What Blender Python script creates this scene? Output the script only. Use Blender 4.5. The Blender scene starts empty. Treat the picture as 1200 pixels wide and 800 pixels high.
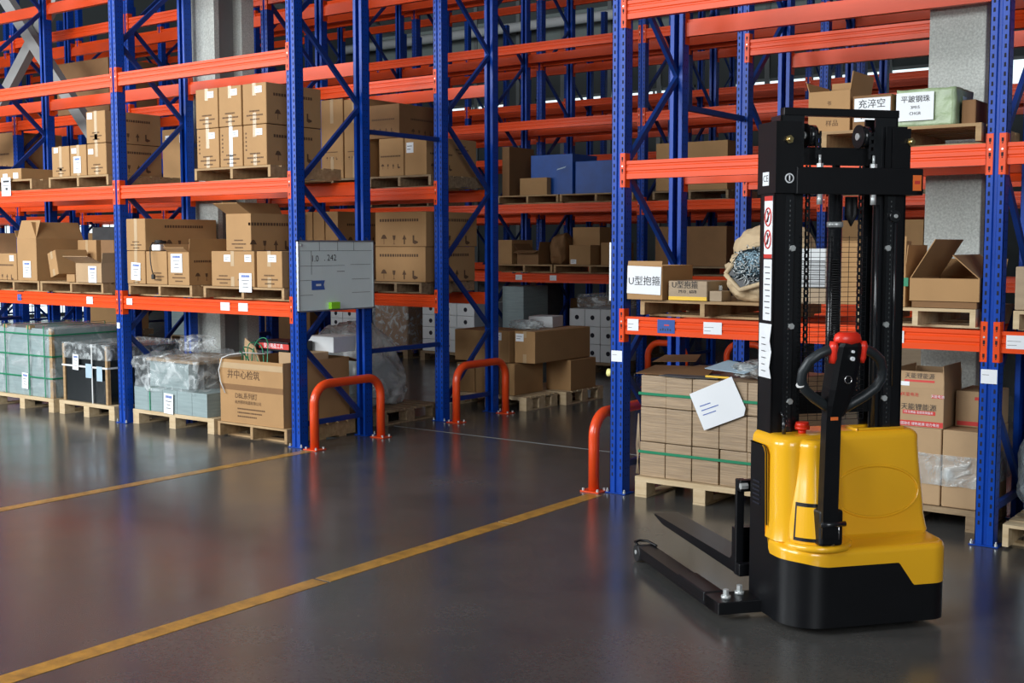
import bpy, bmesh, math, random
import numpy as np
from mathutils import Vector, Matrix, noise
random.seed(7)
SC = bpy.context.scene
COL = SC.collection
PI = math.pi

# ---------------------------------------------------------------- camera data (metres, z up)
S = 1.7/1.55
FPX, YAW, PIT, ROLL = 1396.4734, -.6347, .0807, -.0007
CAM = np.array([6.7503*S, -6.3119*S, 1.7])
_fw = np.array([math.sin(YAW)*math.cos(PIT), math.cos(YAW)*math.cos(PIT), -math.sin(PIT)])
_rt = np.array([math.cos(YAW), -math.sin(YAW), 0.])
_up = np.cross(_rt, _fw)
_r2 = math.cos(ROLL)*_rt+math.sin(ROLL)*_up
_u2 = -math.sin(ROLL)*_rt+math.cos(ROLL)*_up
def onY(px, py, y):
    d = _fw+_r2*(px-600)/FPX-_u2*(py-400)/FPX
    return CAM+d*((y-CAM[1])/d[1])
def onX(px, py, x):
    d = _fw+_r2*(px-600)/FPX-_u2*(py-400)/FPX
    return CAM+d*((x-CAM[0])/d[0])

# ---------------------------------------------------------------- materials
MATS = {}
def nd(nt, t, **k):
    n = nt.nodes.new(t)
    for a, b in k.items():
        setattr(n, a, b)
    return n
def mat(name, col, rough=.5, metal=0., var=0., vscale=6., bump=0., bscale=60., coat=0., spec=.5, col2=None, stretch=None, rvar=0.):
    m = bpy.data.materials.new(name); m.use_nodes = True
    nt = m.node_tree; p = nt.nodes['Principled BSDF']; L = nt.links
    p.inputs['Base Color'].default_value = (*col, 1); p.inputs['Roughness'].default_value = rough
    p.inputs['Metallic'].default_value = metal; p.inputs['Coat Weight'].default_value = coat
    p.inputs['Coat Roughness'].default_value = .08
    p.inputs['Specular IOR Level'].default_value = spec
    tc = nd(nt, 'ShaderNodeTexCoord'); mp = nd(nt, 'ShaderNodeMapping'); L.new(tc.outputs['Object'], mp.inputs[0])
    if stretch: mp.inputs['Scale'].default_value = stretch
    if var or col2:
        n = nd(nt, 'ShaderNodeTexNoise'); n.inputs['Scale'].default_value = vscale; n.inputs['Detail'].default_value = 6
        n.inputs['Roughness'].default_value = .6
        L.new(mp.outputs[0], n.inputs['Vector'])
        r = nd(nt, 'ShaderNodeValToRGB'); L.new(n.outputs['Fac'], r.inputs[0])
        c2 = col2 if col2 else tuple(c*(1-var) for c in col)
        r.color_ramp.elements[0].position = .32; r.color_ramp.elements[1].position = .68
        r.color_ramp.elements[0].color = (*c2, 1); r.color_ramp.elements[1].color = (*col, 1)
        L.new(r.outputs[0], p.inputs['Base Color'])
        if rvar:
            mr = nd(nt, 'ShaderNodeMapRange'); L.new(n.outputs['Fac'], mr.inputs[0])
            mr.inputs[1].default_value = .3; mr.inputs[2].default_value = .7
            mr.inputs[3].default_value = rough-rvar; mr.inputs[4].default_value = rough+rvar
            L.new(mr.outputs[0], p.inputs['Roughness'])
    if bump:
        n2 = nd(nt, 'ShaderNodeTexNoise'); n2.inputs['Scale'].default_value = bscale; n2.inputs['Detail'].default_value = 4
        L.new(mp.outputs[0], n2.inputs['Vector'])
        b = nd(nt, 'ShaderNodeBump'); b.inputs['Strength'].default_value = bump; b.inputs['Distance'].default_value = .01
        L.new(n2.outputs['Fac'], b.inputs['Height']); L.new(b.outputs[0], p.inputs['Normal'])
    MATS[name] = m
    return m
def film(name, col, opacity, rough=.15, bump=.6, bscale=14., hi=.0):
    m = bpy.data.materials.new(name); m.use_nodes = True
    nt = m.node_tree; L = nt.links; p = nt.nodes['Principled BSDF']; out = nt.nodes['Material Output']
    p.inputs['Base Color'].default_value = (*col, 1); p.inputs['Roughness'].default_value = rough
    p.inputs['Specular IOR Level'].default_value = .9
    t = nd(nt, 'ShaderNodeBsdfTransparent'); mx = nd(nt, 'ShaderNodeMixShader')
    tc = nd(nt, 'ShaderNodeTexCoord')
    n = nd(nt, 'ShaderNodeTexNoise'); n.inputs['Scale'].default_value = bscale; n.inputs['Detail'].default_value = 5; n.inputs['Distortion'].default_value = 1.2
    L.new(tc.outputs['Object'], n.inputs['Vector'])
    b = nd(nt, 'ShaderNodeBump'); b.inputs['Strength'].default_value = bump; b.inputs['Distance'].default_value = .05
    L.new(n.outputs['Fac'], b.inputs['Height']); L.new(b.outputs[0], p.inputs['Normal'])
    mr = nd(nt, 'ShaderNodeMapRange'); L.new(n.outputs['Fac'], mr.inputs[0])
    mr.inputs[1].default_value = .45; mr.inputs[2].default_value = .72
    mr.inputs[3].default_value = max(0, opacity-.2); mr.inputs[4].default_value = min(1, opacity+.3)
    L.new(mr.outputs[0], mx.inputs[0]); L.new(t.outputs[0], mx.inputs[1]); L.new(p.outputs[0], mx.inputs[2]); L.new(mx.outputs[0], out.inputs[0])
    MATS[name] = m
def emit(name, col, s):
    m = bpy.data.materials.new(name); m.use_nodes = True
    nt = m.node_tree; p = nt.nodes['Principled BSDF']
    p.inputs['Base Color'].default_value = (0, 0, 0, 1); p.inputs['Emission Color'].default_value = (*col, 1); p.inputs['Emission Strength'].default_value = s
    MATS[name] = m

mat('orange', (.84, .075, .008), .36, var=.12, vscale=3, stretch=(.6, 4, 4), spec=.28)
mat('blue', (.003, .058, .40), .36, var=.2, vscale=8, spec=.27)
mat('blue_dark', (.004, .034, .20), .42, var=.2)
mat('hole', (.004, .004, .012), .8)
mat('zinc', (.66, .69, .68), .35, metal=.45, var=.2, vscale=30)
mat('card', (.42, .235, .095), .8, var=.1, vscale=4, bump=.1, bscale=25)
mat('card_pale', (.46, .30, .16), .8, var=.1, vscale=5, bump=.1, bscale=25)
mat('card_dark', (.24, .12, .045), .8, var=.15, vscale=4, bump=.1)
mat('card_grey', (.42, .31, .20), .75, var=.16, vscale=5, stretch=(1, 1, 6), bump=.15)
mat('card_layer', (.46, .32, .19), .42, var=.42, vscale=4, stretch=(1, 1, 36), bump=.25, bscale=8)
mat('card_white', (.66, .68, .68), .6, var=.06)
mat('tape', (.50, .345, .19), .35, var=.1, coat=.15)
mat('paper', (.80, .82, .84), .6)
mat('paper_blue', (.42, .56, .66), .6, var=.1, vscale=20)
mat('ink', (.03, .028, .03), .7)
mat('ink_brown', (.10, .05, .022), .8)
mat('ink_blue', (.05, .12, .42), .7)
mat('red_print', (.60, .04, .03), .6)
mat('wood', (.47, .31, .15), .75, col2=(.32, .19, .085), vscale=3, stretch=(1, 8, 8), bump=.2)
mat('wood_pale', (.68, .53, .33), .7, col2=(.52, .37, .2), vscale=3, stretch=(1, 8, 8), bump=.2)
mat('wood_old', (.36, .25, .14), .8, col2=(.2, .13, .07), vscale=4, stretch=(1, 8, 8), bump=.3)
mat('strap_green', (.01, .22, .10), .35)
mat('strap_white', (.72, .72, .70), .4)
mat('sheet_grey', (.30, .38, .38), .45, var=.2, vscale=4, stretch=(1, 1, 12))
mat('crate_black', (.012, .016, .018), .22, var=.3, coat=.3)
mat('slate', (.10, .10, .10), .6, var=.3)
mat('blue_plastic', (.006, .08, .38), .45, var=.3, vscale=5)
mat('kraft_sack', (.60, .45, .27), .75, var=.15, vscale=7, bump=.5, bscale=12)
mat('green_film', (.36, .46, .26), .35, var=.35, vscale=9, bump=.6, bscale=15)
mat('column', (.60, .62, .57), .9, var=.38, vscale=70, bump=.6, bscale=120)
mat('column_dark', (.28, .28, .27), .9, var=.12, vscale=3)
mat('wall', (.10, .115, .115), .9, var=.1, vscale=1)
mat('ceiling', (.045, .05, .052), .9, var=.2)
mat('steel_grey', (.24, .26, .26), .6, var=.1)
mat('wall_pipe', (.85, .88, .88), .5)
mat('panel', (.30, .36, .34), .6, var=.1)
mat('yellow', (.93, .48, .015), .25, coat=.6)
mat('black', (.006, .0065, .008), .36, var=.2, vscale=12, spec=.35)
mat('black_gloss', (.012, .013, .015), .22, coat=.3)
mat('black_rubber', (.014, .014, .015), .6)
mat('grip', (.02, .025, .028), .42)
mat('red', (.75, .03, .012), .32)
mat('orange_sticker', (.9, .18, .03), .5)
mat('steel', (.6, .6, .6), .25, metal=1.)
mat('brass', (.62, .48, .22), .3, metal=1.)
mat('hoop', (.85, .075, .012), .3, var=.1, coat=.3)
mat('lime', (.30, .72, .03), .5)
mat('board', (.78, .86, .84), .35, var=.06, vscale=3)
mat('alu', (.55, .58, .6), .35, metal=.8)
mat('cable', (.012, .012, .012), .5)
mat('bolt_mix', (.10, .15, .18), .25, metal=.9, var=.6, vscale=60, bump=.6, bscale=90)
mat('lamp_yellow', (.85, .78, .30), .4)
mat('yellow_print', (.85, .52, .04), .6)
film('wrap', (.85, .90, .90), .30, bscale=8)
film('wrap_clear', (.7, .75, .75), .2, bscale=4)
film('wrap_thin', (.6, .65, .65), .1, bscale=3)
film('wrap_heavy', (.62, .68, .68), .5, bump=.7, bscale=7)
film('wrap_dark', (.60, .62, .60), .62, bump=.8, bscale=5)
emit('day_glass', (.80, .95, 1.0), 1.6)
emit('day_glass_dim', (.75, .92, .95), 1.5)

# floor: polished dark concrete
def floor_mat():
    m = bpy.data.materials.new('polished_concrete'); m.use_nodes = True
    nt = m.node_tree; L = nt.links; p = nt.nodes['Principled BSDF']
    g = nd(nt, 'ShaderNodeNewGeometry')
    n = nd(nt, 'ShaderNodeTexNoise'); n.inputs['Scale'].default_value = .7; n.inputs['Detail'].default_value = 8; n.inputs['Roughness'].default_value = .65
    L.new(g.outputs['Position'], n.inputs['Vector'])
    r = nd(nt, 'ShaderNodeValToRGB'); L.new(n.outputs['Fac'], r.inputs[0])
    r.color_ramp.elements[0].position = .3; r.color_ramp.elements[1].position = .7
    r.color_ramp.elements[0].color = (.052, .055, .055, 1); r.color_ramp.elements[1].color = (.098, .093, .086, 1)
    n2 = nd(nt, 'ShaderNodeTexNoise'); n2.inputs['Scale'].default_value = 45; n2.inputs['Detail'].default_value = 6
    L.new(g.outputs['Position'], n2.inputs['Vector'])
    r2 = nd(nt, 'ShaderNodeValToRGB'); L.new(n2.outputs['Fac'], r2.inputs[0])
    r2.color_ramp.elements[0].position = .25; r2.color_ramp.elements[1].position = .6
    r2.color_ramp.elements[0].color = (.55, .55, .55, 1); r2.color_ramp.elements[1].color = (1, 1, 1, 1)
    mx = nd(nt, 'ShaderNodeMix', data_type='RGBA', blend_type='MULTIPLY'); mx.inputs[0].default_value = .5
    L.new(r.outputs[0], mx.inputs[6]); L.new(r2.outputs[0], mx.inputs[7]); L.new(mx.outputs[2], p.inputs['Base Color'])
    mr = nd(nt, 'ShaderNodeMapRange'); L.new(n.outputs['Fac'], mr.inputs[0])
    mr.inputs[1].default_value = .3; mr.inputs[2].default_value = .7; mr.inputs[3].default_value = .14; mr.inputs[4].default_value = .28
    L.new(mr.outputs[0], p.inputs['Roughness'])
    p.inputs['Specular IOR Level'].default_value = .55
    b = nd(nt, 'ShaderNodeBump'); b.inputs['Strength'].default_value = .05; b.inputs['Distance'].default_value = .01
    n3 = nd(nt, 'ShaderNodeTexNoise'); n3.inputs['Scale'].default_value = 5; L.new(g.outputs['Position'], n3.inputs['Vector'])
    L.new(n3.outputs['Fac'], b.inputs['Height']); L.new(b.outputs[0], p.inputs['Normal'])
    MATS['floor'] = m
    # worn lane paint
    m = bpy.data.materials.new('lane_paint'); m.use_nodes = True
    nt = m.node_tree; L = nt.links; p = nt.nodes['Principled BSDF']
    g = nd(nt, 'ShaderNodeNewGeometry'); n = nd(nt, 'ShaderNodeTexNoise'); n.inputs['Scale'].default_value = 9; n.inputs['Detail'].default_value = 8; n.inputs['Roughness'].default_value = .7
    L.new(g.outputs['Position'], n.inputs['Vector'])
    r = nd(nt, 'ShaderNodeValToRGB'); L.new(n.outputs['Fac'], r.inputs[0])
    r.color_ramp.elements[0].position = .3; r.color_ramp.elements[1].position = .6
    r.color_ramp.elements[0].color = (.22, .12, .03, 1); r.color_ramp.elements[1].color = (.52, .27, .045, 1)
    L.new(r.outputs[0], p.inputs['Base Color']); p.inputs['Roughness'].default_value = .3
    MATS['lane'] = m
floor_mat()
mat('joint', (.20, .20, .19), .6)

# ---------------------------------------------------------------- mesh helpers
class MB:
    """collects shapes, links them as ONE mesh object; several materials possible"""
    def __init__(s): s.bm = bmesh.new(); s.mats = []
    def mi(s, m):
        if m not in s.mats: s.mats.append(m)
        return s.mats.index(m)
    def _fin(s, faces, m, M=None, smooth=False):
        i = s.mi(m)
        vs = set()
        for f in faces:
            f.material_index = i; f.smooth = smooth
            vs.update(f.verts)
        if M is not None:
            for v in vs: v.co = M @ v.co
        return s
    def box(s, x0, x1, y0, y1, z0, z1, m='card', M=None, bev=0.):
        b = s.bm; n0 = len(b.faces)
        v = [b.verts.new((x, y, z)) for x in (x0, x1) for y in (y0, y1) for z in (z0, z1)]
        fs = [b.faces.new([v[i] for i in q]) for q in ((0, 1, 3, 2), (4, 6, 7, 5), (0, 4, 5, 1), (2, 3, 7, 6), (0, 2, 6, 4), (1, 5, 7, 3))]
        if bev:
            es = list({e for f in fs for e in f.edges})
            g = bmesh.ops.bevel(b, geom=es, offset=bev, segments=2, affect='EDGES', profile=.5)
            vset = set(g['verts']) | {x for f in g['faces'] for x in f.verts}
            fs = list({f for w in vset if w.is_valid for f in w.link_faces})
        return s._fin(fs, m, M)
    def prism(s, pts, a0, a1, axis='x', m='card', M=None, smooth=False):
        """closed outline pts (p,q) extruded along axis; x:(y,z) y:(x,z) z:(x,y)"""
        def mk(p, q, a): return {'x': (a, p, q), 'y': (p, a, q), 'z': (p, q, a)}[axis]
        b = s.bm; A = [b.verts.new(mk(p, q, a0)) for p, q in pts]; B = [b.verts.new(mk(p, q, a1)) for p, q in pts]
        n = len(pts); fs = [b.faces.new((A[i], A[(i+1) % n], B[(i+1) % n], B[i])) for i in range(n)]
        s._fin(fs, m, None, smooth)
        caps = [b.faces.new(A[::-1]), b.faces.new(B)]
        s._fin(caps, m, None)
        if M is not None:
            for w in A+B: w.co = M @ w.co
        return s
    def cyl(s, p0, p1, r0, r1=None, n=16, m='steel', smooth=True, M=None):
        r1 = r0 if r1 is None else r1
        p0 = Vector(p0); p1 = Vector(p1); d = (p1-p0).normalized()
        a = d.orthogonal().normalized(); c = d.cross(a); b = s.bm
        A = [b.verts.new(p0+(a*math.cos(2*PI*i/n)+c*math.sin(2*PI*i/n))*r0) for i in range(n)]
        B = [b.verts.new(p1+(a*math.cos(2*PI*i/n)+c*math.sin(2*PI*i/n))*r1) for i in range(n)]
        s._fin([b.faces.new((A[i], A[(i+1) % n], B[(i+1) % n], B[i])) for i in range(n)], m, None, smooth)
        s._fin([b.faces.new(A[::-1]), b.faces.new(B)], m)
        if M is not None:
            for w in A+B: w.co = M @ w.co
        return s
    def tube(s, pts, r, n=10, m='steel', M=None, cap=True, radii=None):
        b = s.bm; P = [Vector(p) for p in pts]; rings = []; up = None
        for i, p in enumerate(P):
            d = (P[min(i+1, len(P)-1)]-P[max(i-1, 0)]).normalized()
            up = d.orthogonal().normalized() if up is None else (up-d*up.dot(d)).normalized()
            c = d.cross(up); rr = radii[i] if radii else r
            rings.append([b.verts.new(p+(up*math.cos(2*PI*k/n)+c*math.sin(2*PI*k/n))*rr) for k in range(n)])
        fs = [b.faces.new((rings[j][k], rings[j][(k+1) % n], rings[j+1][(k+1) % n], rings[j+1][k])) for j in range(len(P)-1) for k in range(n)]
        s._fin(fs, m, None, True)
        if cap: s._fin([b.faces.new(rings[0][::-1]), b.faces.new(rings[-1])], m)
        if M is not None:
            for rg in rings:
                for w in rg: w.co = M @ w.co
        return s
    def loft(s, rings, m='yellow', smooth=True, cap=True):
        b = s.bm; R = [[b.verts.new(p) for p in rg] for rg in rings]; n = len(rings[0])
        fs = [b.faces.new((R[j][k], R[j][(k+1) % n], R[j+1][(k+1) % n], R[j+1][k])) for j in range(len(R)-1) for k in range(n)]
        s._fin(fs, m, None, smooth)
        if cap: s._fin([b.faces.new(R[0][::-1]), b.faces.new(R[-1])], m, None, False)
        return s
    def quad(s, pts, m='paper'):
        f = s.bm.faces.new([s.bm.verts.new(p) for p in pts]); return s._fin([f], m)
    def ball(s, c, r, m='steel', sc=(1, 1, 1), sub=2, M=None):
        g = bmesh.ops.create_icosphere(s.bm, subdivisions=sub, radius=r)
        for v in g['verts']: v.co = Vector((v.co.x*sc[0], v.co.y*sc[1], v.co.z*sc[2]))+Vector(c)
        s._fin({f for v in g['verts'] for f in v.link_faces}, m, M, True); return s
    def mesh(s, name):
        bmesh.ops.recalc_face_normals(s.bm, faces=s.bm.faces)
        me = bpy.data.meshes.new(name); s.bm.to_mesh(me); s.bm.free()
        for m in s.mats: me.materials.append(MATS[m])
        return me
    def build(s, name, parent=None, loc=(0, 0, 0), rot=(0, 0, 0)):
        return put(name, s.mesh(name), parent, loc, rot)
def put(name, me, parent=None, loc=(0, 0, 0), rot=(0, 0, 0)):
    o = bpy.data.objects.new(name, me); COL.objects.link(o); o.location = loc; o.rotation_euler = rot
    if parent is not None: o.parent = parent
    return o
def empty(name, loc=(0, 0, 0), rot=(0, 0, 0)):
    o = put(name, None, None, loc, rot); o.empty_display_size = .1; return o
def tag(o, label, cat, group=None):
    o['label'] = label; o['category'] = cat
    if group: o['group'] = group
    return o
def struct(o):
    o['kind'] = 'structure'; return o
def weld(o, d=1e-4):
    b = bmesh.new(); b.from_mesh(o.data); bmesh.ops.remove_doubles(b, verts=b.verts, dist=d); b.to_mesh(o.data); b.free()
_TXT = {}
def text_mesh(s, size, m):
    k = (s, m)
    if k not in _TXT:
        c = bpy.data.curves.new('txt', 'FONT'); c.body = s; c.size = 1.; c.align_x = 'CENTER'; c.align_y = 'CENTER'; c.resolution_u = 2; c.extrude = 0
        o = bpy.data.objects.new('txt', c); COL.objects.link(o)
        bpy.context.view_layer.update()
        me = bpy.data.meshes.new_from_object(o.evaluated_get(bpy.context.evaluated_depsgraph_get()))
        COL.objects.unlink(o); bpy.data.objects.remove(o)
        me.materials.clear(); me.materials.append(MATS[m]); _TXT[k] = me
    return _TXT[k]
def text(s, size, parent, loc, rot=(PI/2, 0, 0), m='ink', name='printed_text'):
    o = put(name, text_mesh(s, size, m), parent, loc, rot); o.scale = (size, size, size); return o

# ---------------------------------------------------------------- hall
HX0, HX1, HY0, HY1, HH = -18.6, 16., -9.8, 20.5, 9.5
struct(MB().box(HX0, HX1, HY0, HY1, -.2, 0, 'floor').build('floor'))
struct(MB().box(HX0, HX1, HY0, HY1, HH, HH+.2, 'ceiling').build('ceiling'))
b = MB(); b.box(HX0-.3, HX0, HY0, 3.6, 0, HH, 'wall'); b.box(HX0-.3, HX0, 12.4, HY1, 0, HH, 'wall'); b.box(HX0-.3, HX0, 3.6, 12.4, 2.35, HH, 'wall'); b.box(HX0-.3, HX0, 3.6, 12.4, 0, .06, 'wall')
struct(b.build('wall_left'))
struct(MB().box(HX1, HX1+.3, HY0, HY1, 0, HH, 'wall').build('wall_right'))
def wall_with_holes(name, y0, y1, holes, m='wall'):
    """holes: (x0,x1,z0,z1) not overlapping in x per band -> tiles"""
    xs = sorted({HX0, HX1, *[h[0] for h in holes], *[h[1] for h in holes]}); zs = sorted({0, HH, *[h[2] for h in holes], *[h[3] for h in holes]})
    b = MB()
    for i in range(len(xs)-1):
        for j in range(len(zs)-1):
            cx, cz = (xs[i]+xs[i+1])/2, (zs[j]+zs[j+1])/2
            if any(h[0] < cx < h[1] and h[2] < cz < h[3] for h in holes): continue
            b.box(xs[i], xs[i+1], y0, y1, zs[j], zs[j+1], m)
    return struct(b.build(name))
back = [(x, x+5.0, 4.95, 5.75) for x in (-18, -12, -6, 0, 6)]
wall_with_holes('wall_back', HY1, HY1+.3, back)
nwin = 0
def window(x0, x1, y, z0, z1, glass, nx=4, nz=1, out=1):
    global nwin
    nwin += 1
    w = MB()
    f = .07
    for a, b_, c, d in ((x0, x1, z0, z0+f), (x0, x1, z1-f, z1), (x0, x0+f, z0, z1), (x1-f, x1, z0, z1)): w.box(a, b_, y+.05, y+.15, c, d, 'steel_grey')
    for i in range(1, nx): w.box(x0+(x1-x0)*i/nx-.03, x0+(x1-x0)*i/nx+.03, y+.06, y+.14, z0, z1, 'steel_grey')
    for i in range(1, nz): w.box(x0, x1, y+.06, y+.14, z0+(z1-z0)*i/nz-.03, z0+(z1-z0)*i/nz+.03, 'steel_grey')
    o = struct(w.build('window_%d' % nwin))
    if glass: MB().box(x0, x1, y+.09, y+.11, z0, z1, glass).build('window_pane', o)
    return o
for k, h in enumerate(back): window(h[0], h[1], HY1, h[2], h[3], 'day_glass_dim', 4, 1)
w_ = MB()
for k in range(45): w_.box(HX0-.12, HX0-.10, 3.6+8.8*k/44-.008, 3.6+8.8*k/44+.008, .06, 2.35, 'steel_grey')
for k in range(13): w_.box(HX0-.12, HX0-.10, 3.6, 12.4, .06+2.29*k/12-.008, .06+2.29*k/12+.008, 'steel_grey')
for k in range(5): w_.box(HX0-.14, HX0-.06, 3.6+8.8*k/4-.04, 3.6+8.8*k/4+.04, .06, 2.35, 'steel_grey')
nwin += 1
o = struct(w_.build('window_%d' % nwin)); MB().box(HX0-.2, HX0-.18, 3.6, 12.4, .06, 2.35, 'day_glass').build('window_pane', o)
# vertical panel ribs and the pale pipe along the back wall
b = MB()
for i in range(23): b.box(HX0+1.5*i, HX0+1.5*i+.12, HY1-.06, HY1-.001, 0, HH, 'steel_grey')
for i in range(5): b.box(-18+6*i+.3, -18+6*i+4.7, HY1-.03, HY1-.002, 6.5, 8.0, 'panel')
struct(b.build('trim_1'))
b = MB(); b.cyl((HX0, HY1-.9, 7.58), (HX1, HY1-.9, 7.58), .13, m='wall_pipe', n=12)
for i in range(8): b.box(HX0+2+4*i, HX0+2.06+4*i, HY1-.95, HY1, 7.54, 7.62, 'steel_grey')
tag(b.build('ceiling_pipe'), 'long pale pipe running high along the far back wall', 'pipe')
# roof trusses
tr = 1
for x in range(-17, 16, 6):
    tr += 1
    b = MB()
    b.box(x, x+.16, HY0, HY1, HH-1.5, HH-1.36, 'steel_grey'); b.box(x, x+.16, HY0, HY1, HH-.25, HH-.1, 'steel_grey')
    y = HY0
    k = 0
    while y < HY1-1.4:
        z0, z1 = (HH-1.4, HH-.2) if k % 2 else (HH-.2, HH-1.4)
        b.tube([(x+.08, y, z0), (x+.08, y+1.4, z1)], .04, 6, 'steel_grey'); y += 1.4; k += 1
    struct(b.build('trim_%d' % tr))
# front wall behind the photographer with tall daylight windows
front = [(-17, -11.5, 2.6, 7.4), (-9.5, -4, 2.6, 7.4), (-2, 3.5, 2.6, 7.4), (9.8, 15.4, 2.2, 7.0)]
wall_with_holes('wall_front', HY0-.3, HY0, front)
for h in front: window(h[0], h[1], HY0-.3, h[2], h[3], None, 4, 4)
# paint lines on the floor
def line(name, x0, x1, y0, y1, m, z=.002):
    b = MB(); b.box(x0, x1, y0, y1, 0, z, m); return b.build(name)
yr, yl = 2.8236*S, .2294*S
b = MB(); b.box(yr-.055, yr+.055, -9.7, -2.72, 0, .002, 'lane'); b.box(yr-.055, yr+.055, -2.70, -1.16, 0, .002, 'lane'); b.box(yr-.055, yr+.055, -1.145, -.12, 0, .002, 'lane')
struct(b.build('floor_marking'))
b = MB(); b.box(yl-.05, yl+.05, -9.7, -.06, 0, .002, 'lane'); struct(b.build('floor_marking'))
b = MB(); b.box(-.1, 3.1, 1.38, 1.40, 0, .0015, 'joint'); struct(b.build('floor_joint'))

# columns between the back-to-back racks
b = MB(); b.box(-2.385, -2.03, .95, 1.01, 0, HH, 'column'); b.box(-2.385, -2.03, 1.30, 1.46, 0, HH, 'column'); b.box(-2.36, -2.16, 1.01, 1.30, 0, HH, 'column_dark')  # web coloured darker, shade of the recess between the flanges painted in
o = struct(b.build('column'))
b = MB(); b.box(4.935, 5.29, .97, 1.5, 0, HH, 'column', bev=.008); struct(b.build('column'))
nt_ = tr+1
b = MB()
for (a, c) in (((4, 0), (104, 156)), ((48, 0), (-30, 150))):
    A0, A1 = onY(*a, 1.38), onY(*c, 1.38); dx, dz = A1[0]-A0[0], A1[2]-A0[2]; L_ = math.hypot(dx, dz); nx, nz = -dz/L_*.075, dx/L_*.075; ex, ez = dx/L_*.5, dz/L_*.5
    yo = 0 if a[0] == 4 else .12
    b.prism([(A0[0]-ex+nx, A0[2]-ez+nz), (A1[0]+ex+nx, A1[2]+ez+nz), (A1[0]+ex-nx, A1[2]+ez-nz), (A0[0]-ex-nx, A0[2]-ez-nz)], 1.38+yo, 1.48+yo, 'y', 'column_dark')
struct(b.build('trim_%d' % nt_))
b = MB(); b.box(-9.7, -9.35, .97, 1.5, 0, HH, 'column', bev=.008); struct(b.build('column'))

# ---------------------------------------------------------------- pallet racks
PH = 6.3
def post_mesh(rear):
    b = MB(); t = .0035
    segs = [((.028, .088), (0, .088)), ((0, .088), (0, 0)), ((0, 0), (.036, 0)), ((.036, 0), (.042, .011)), ((.042, .011), (.058, .011)), ((.058, .011), (.064, 0)), ((.064, 0), (.1, 0)), ((.1, 0), (.1, .088)), ((.1, .088), (.072, .088))]
    s = -1 if rear else 1
    for (x0, y0), (x1, y1) in segs:
        d = math.hypot(x1-x0, y1-y0); nx, ny = -(y1-y0)/d*t/2, (x1-x0)/d*t/2; ex, ey = (x1-x0)/d*t/2, (y1-y0)/d*t/2
        pts = [(x0-ex+nx, s*(y0-ey+ny)), (x1+ex+nx, s*(y1+ey+ny)), (x1+ex-nx, s*(y1+ey-ny)), (x0-ex-nx, s*(y0-ey-ny))]
        b.prism(pts, .008, PH, 'z', 'blue')
    e = .0024
    z = .12
    while z < PH-.05:
        for cx in (.018, .082):
            y = -s*e
            b.quad([(cx-.006, y, z), (cx+.006, y, z), (cx+.005, y, z+.024), (cx-.005, y, z+.024)], 'hole')
        for y in (.03, .062):
            for x in (.1+e,):
                b.quad([(x, s*y, z), (x, s*(y+.007), z), (x, s*(y+.007), z+.01), (x, s*y, z+.01)], 'hole')
        z += .05
    return b.mesh('post')
POST = [post_mesh(False), post_mesh(True)]
def foot_mesh():
    b = MB(); b.box(-.03, .13, -.02, .10, .002, .008, 'blue')
    for x, y in ((-.017, -.008), (.117, -.008)):
        b.cyl((x, y, .008), (x, y, .022), .009, m='zinc', n=6, smooth=False); b.cyl((x, y, .02), (x, y, .034), .005, m='zinc', n=6)
    return b.mesh('foot_plate')
FOOT = foot_mesh()
BR = {}
def brace(parent, x, ya, za, yb, zb):
    k = (round(yb-ya, 3), round(zb-za, 3))
    if k not in BR:
        b = MB(); d = math.hypot(*k); dy, dz = k[0]/d, k[1]/d; ny, nz = -dz*.021, dy*.021
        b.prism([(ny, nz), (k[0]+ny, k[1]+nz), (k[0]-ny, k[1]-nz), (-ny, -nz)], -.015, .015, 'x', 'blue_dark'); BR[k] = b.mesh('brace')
    return put('brace', BR[k], parent, (x, ya, za))
RM = {}
def rail_mesh(L):
    if L not in RM:
        b = MB(); P = [(0, 0), (0, .036), (.006, .042), (.006, .05), (0, .056), (0, .078), (.006, .084), (.006, .092), (0, .098), (0, .12), (.032, .12), (.032, .096), (.05, .096), (.05, 0)]
        b.prism(P, 0, L, 'x', 'orange'); RM[L] = b.mesh('shelf_rail')
    return RM[L]
def conn_mesh():
    b = MB()   # plate lying on the post face, origin at the rail end, plate runs to -x
    b.box(-.036, .004, -.010, -.006, -.055, .172, 'orange', bev=.0015); b.box(0, .004, -.010, .052, -.055, .172, 'orange')
    for z in (-.03, .045, .125):
        b.box(-.024, -.012, -.0106, -.0098, z, z+.022, 'hole')
        b.cyl((-.018, -.0108, z-.006), (-.018, -.0098, z-.006), .004, m='hole', n=8)
    b.cyl((-.018, -.012, .085), (-.018, -.009, .085), .006, m='zinc', n=8)
    return b.mesh('connector')
CONN = conn_mesh()
CONN_R = CONN.copy()
for v in CONN_R.vertices: v.co.x = -v.co.x
CONN_R.flip_normals()
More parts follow.
